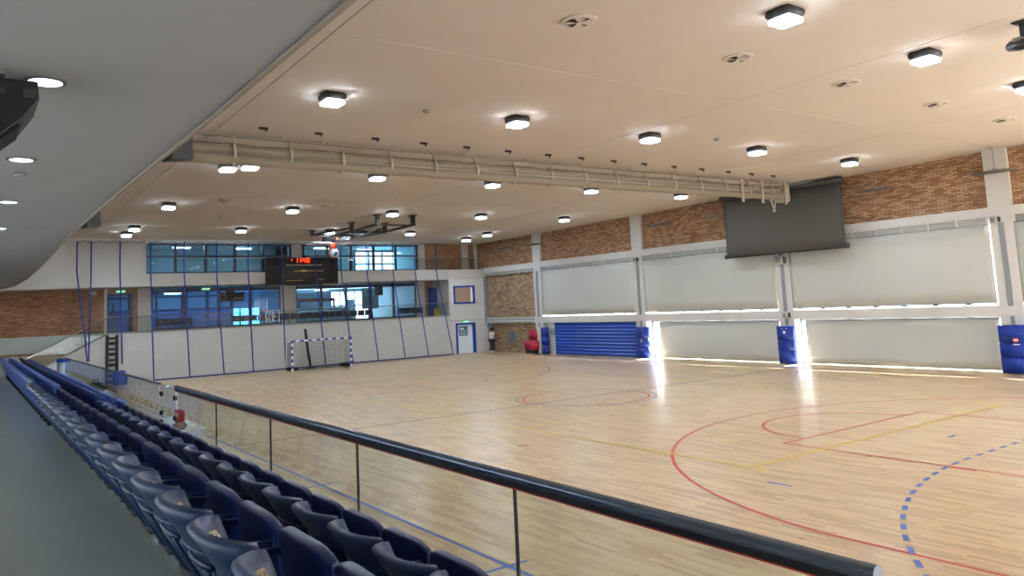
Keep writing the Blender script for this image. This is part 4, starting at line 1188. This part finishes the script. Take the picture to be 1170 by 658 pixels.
N = {'pelvis': (nd(0, 0, .93), (.13, .1)), 'waist': (nd(0, .0, 1.06), (.125, .095)), 'chest': (nd(0, .02, 1.25), (.15, .105)), 'neckb': (nd(0, .03, 1.41), (.07, .065)), 'neck': (nd(0, .04, 1.48), .052),
     'head0': (nd(0, .05, 1.56), (.07, .085)), 'head1': (nd(0, .05, 1.66), (.072, .09)), 'head2': (nd(0, .045, 1.71), (.045, .05))}
Lk = [('pelvis', 'waist'), ('waist', 'chest'), ('chest', 'neckb'), ('neckb', 'neck'), ('neck', 'head0'), ('head0', 'head1'), ('head1', 'head2')]
for s, nm in ((-1, 'l'), (1, 'r')):
    N.update({nm+'hip': (nd(s*.09, 0, .86), .088), nm+'knee': (nd(s*.1, .02, .48), .057), nm+'ank': (nd(s*.1, -.01, .09), .042), nm+'toe': (nd(s*.11, .11, .03), .032),
              nm+'sho': (nd(s*.17, .02, 1.38), .058), nm+'elb': (nd(s*.3, .16, 1.44), .042), nm+'wri': (nd(s*.22, .26, 1.68), .028), nm+'palm': (nd(s*.2, .275, 1.75), (.034, .018))})
    Lk += [('pelvis', nm+'hip'), (nm+'hip', nm+'knee'), (nm+'knee', nm+'ank'), (nm+'ank', nm+'toe'), ('chest', nm+'sho'), (nm+'sho', nm+'elb'), (nm+'elb', nm+'wri'), (nm+'wri', nm+'palm')]
    for q, (dx, ln) in enumerate(((-.03, .07), (-.01, .085), (.01, .08), (.03, .06))):
        a = nm+'f%da' % q; b = nm+'f%db' % q; c = nm+'f%dc' % q
        N[a] = (nd(s*.2+dx, .28, 1.785), .0095); N[b] = (nd(s*.2+dx*1.15, .295, 1.785+ln*.55), .009); N[c] = (nd(s*.2+dx*1.2, .298, 1.785+ln), .008)
        Lk += [(nm+'palm', a), (a, b), (b, c)]
    N[nm+'t1'] = (nd(s*.2-s*.05, .28, 1.75), .01); N[nm+'t2'] = (nd(s*.2-s*.075, .29, 1.79), .009)
    Lk += [(nm+'palm', nm+'t1'), (nm+'t1', nm+'t2')]
skin_mesh('body', N, Lk, M['skin'], pr)
sh = {'w0': (nd(0, 0, .9), (.158, .122)), 'w1': (nd(0, 0, 1.06), (.15, .115)), 'c': (nd(0, .02, 1.27), (.172, .125)), 'n': (nd(0, .03, 1.41), (.09, .08))}
sl = [('w0', 'w1'), ('w1', 'c'), ('c', 'n')]
for s, nm in ((-1, 'l'), (1, 'r')):
    sh[nm+'s'] = (nd(s*.17, .02, 1.38), .075); sh[nm+'e'] = (nd(s*.25, .105, 1.42), .068); sl += [('c', nm+'s'), (nm+'s', nm+'e')]
skin_mesh('shirt', sh, sl, M['shirt'], pr)
tr = {'p': (nd(0, 0, .95), (.142, .112))}; tl = []
for s, nm in ((-1, 'l'), (1, 'r')):
    tr[nm+'h'] = (nd(s*.09, 0, .84), .1); tr[nm+'k'] = (nd(s*.1, .02, .48), .076); tr[nm+'a'] = (nd(s*.1, -.005, .1), .066); tl += [('p', nm+'h'), (nm+'h', nm+'k'), (nm+'k', nm+'a')]
skin_mesh('trousers', tr, tl, M['trousers'], pr)
for s in (-1, 1): MB().rbox(s*.105-.05, s*.105+.05, -.08, .17, 0, .075, .03, seg=3).build('shoe', M['whiteline'], pr)
t = bmesh.new(); bmesh.ops.create_uvsphere(t, u_segments=16, v_segments=10, radius=1)
MB().merge(t, None, Matrix.Translation(nd(0, .032, 1.665)) @ Matrix.Diagonal((.092, .104, .095, 1))).build('hair', M['hair'], pr)
# face: nose and ears
mb = MB(); t = bmesh.new(); bmesh.ops.create_uvsphere(t, u_segments=8, v_segments=6, radius=1)
mb.merge(t, None, Matrix.Translation(nd(0, .145, 1.59)) @ Matrix.Diagonal((.012, .02, .016, 1)))
for s in (-1, 1):
    t = bmesh.new(); bmesh.ops.create_uvsphere(t, u_segments=8, v_segments=6, radius=1)
    mb.merge(t, None, Matrix.Translation(nd(s*.085, .05, 1.6)) @ Matrix.Diagonal((.012, .022, .026, 1)))
mb.build('nose_and_ears', M['skin'], pr)

# ------------------------------------------------------------------ light and world
w = bpy.data.worlds.new('world'); S.world = w; w.use_nodes = True
bg = w.node_tree.nodes['Background']; bg.inputs[0].default_value = (.93, .96, 1, 1); bg.inputs[1].default_value = 11.0
sun = bpy.data.lights.new('sun', 'SUN'); sun.energy = 80; sun.angle = .009; sun.color = (.94, .98, 1)
so = bpy.data.objects.new('sun', sun); COL.objects.link(so); so.location = (0, 30, 30); so.rotation_euler = (math.radians(-42.5), 0, 0)
def fill_light(name, loc, rot, sx, sy, watts, col):
    l = bpy.data.lights.new(name, 'AREA'); l.shape = 'RECTANGLE'; l.size = sx; l.size_y = sy; l.energy = watts; l.color = col
    o = bpy.data.objects.new(name, l); COL.objects.link(o); o.location = loc; o.rotation_euler = rot
    return o
# made-up window strips, out of view, added to go with the two fill lights
n_win += 1
mb = MB().box(XN-.03, XN-.01, -11.5, 10.5, .15, 1.65, M['glassw'])
for k in range(12): mb.box(XN-.07, XN-.005, -11.54+k*2, -11.46+k*2, .1, 1.7, M['navyframe'])
for z in (.12, 1.68): mb.box(XN-.07, XN-.005, -11.5, 10.5, z-.04, z+.04, M['navyframe'])
struct(mb.build('window_%d' % n_win))  # invented strip on the near wall, behind the near fill light
n_win += 1
mb = MB().box(-5, 17, -19.19, -19.17, 1.9, 4.1, M['glassw'])
for k in range(12): mb.box(-5.04+k*2, -4.96+k*2, -19.195, -19.13, 1.86, 4.14, M['navyframe'])
for z in (1.88, 4.12): mb.box(-5, 17, -19.195, -19.13, z-.04, z+.04, M['navyframe'])
struct(mb.build('window_%d' % n_win))  # invented strip on the wall behind the stand, for its fill light
# fill lights added to brighten the hall evenly, unseen behind camera and stand
fill_light('near_wall_fill', (XN-.15, -.5, .9), (0, PI/2, 0), 1.5, 22, 900, (.96, .98, 1))
fill_light('stand_fill', (6, -19.1, 3.0), (-PI/2, 0, 0), 22, 2.2, 650, (.9, .96, 1))
S.view_settings.view_transform = 'Standard'; S.view_settings.look = 'None'; S.view_settings.gamma = 1; S.view_settings.exposure = 0.48
S.view_settings.use_curve_mapping = False
S.cycles.use_denoising = True
S.cycles.max_bounces = 10; S.cycles.diffuse_bounces = 6; S.cycles.transparent_max_bounces = 24
S.cycles.sample_clamp_indirect = 6
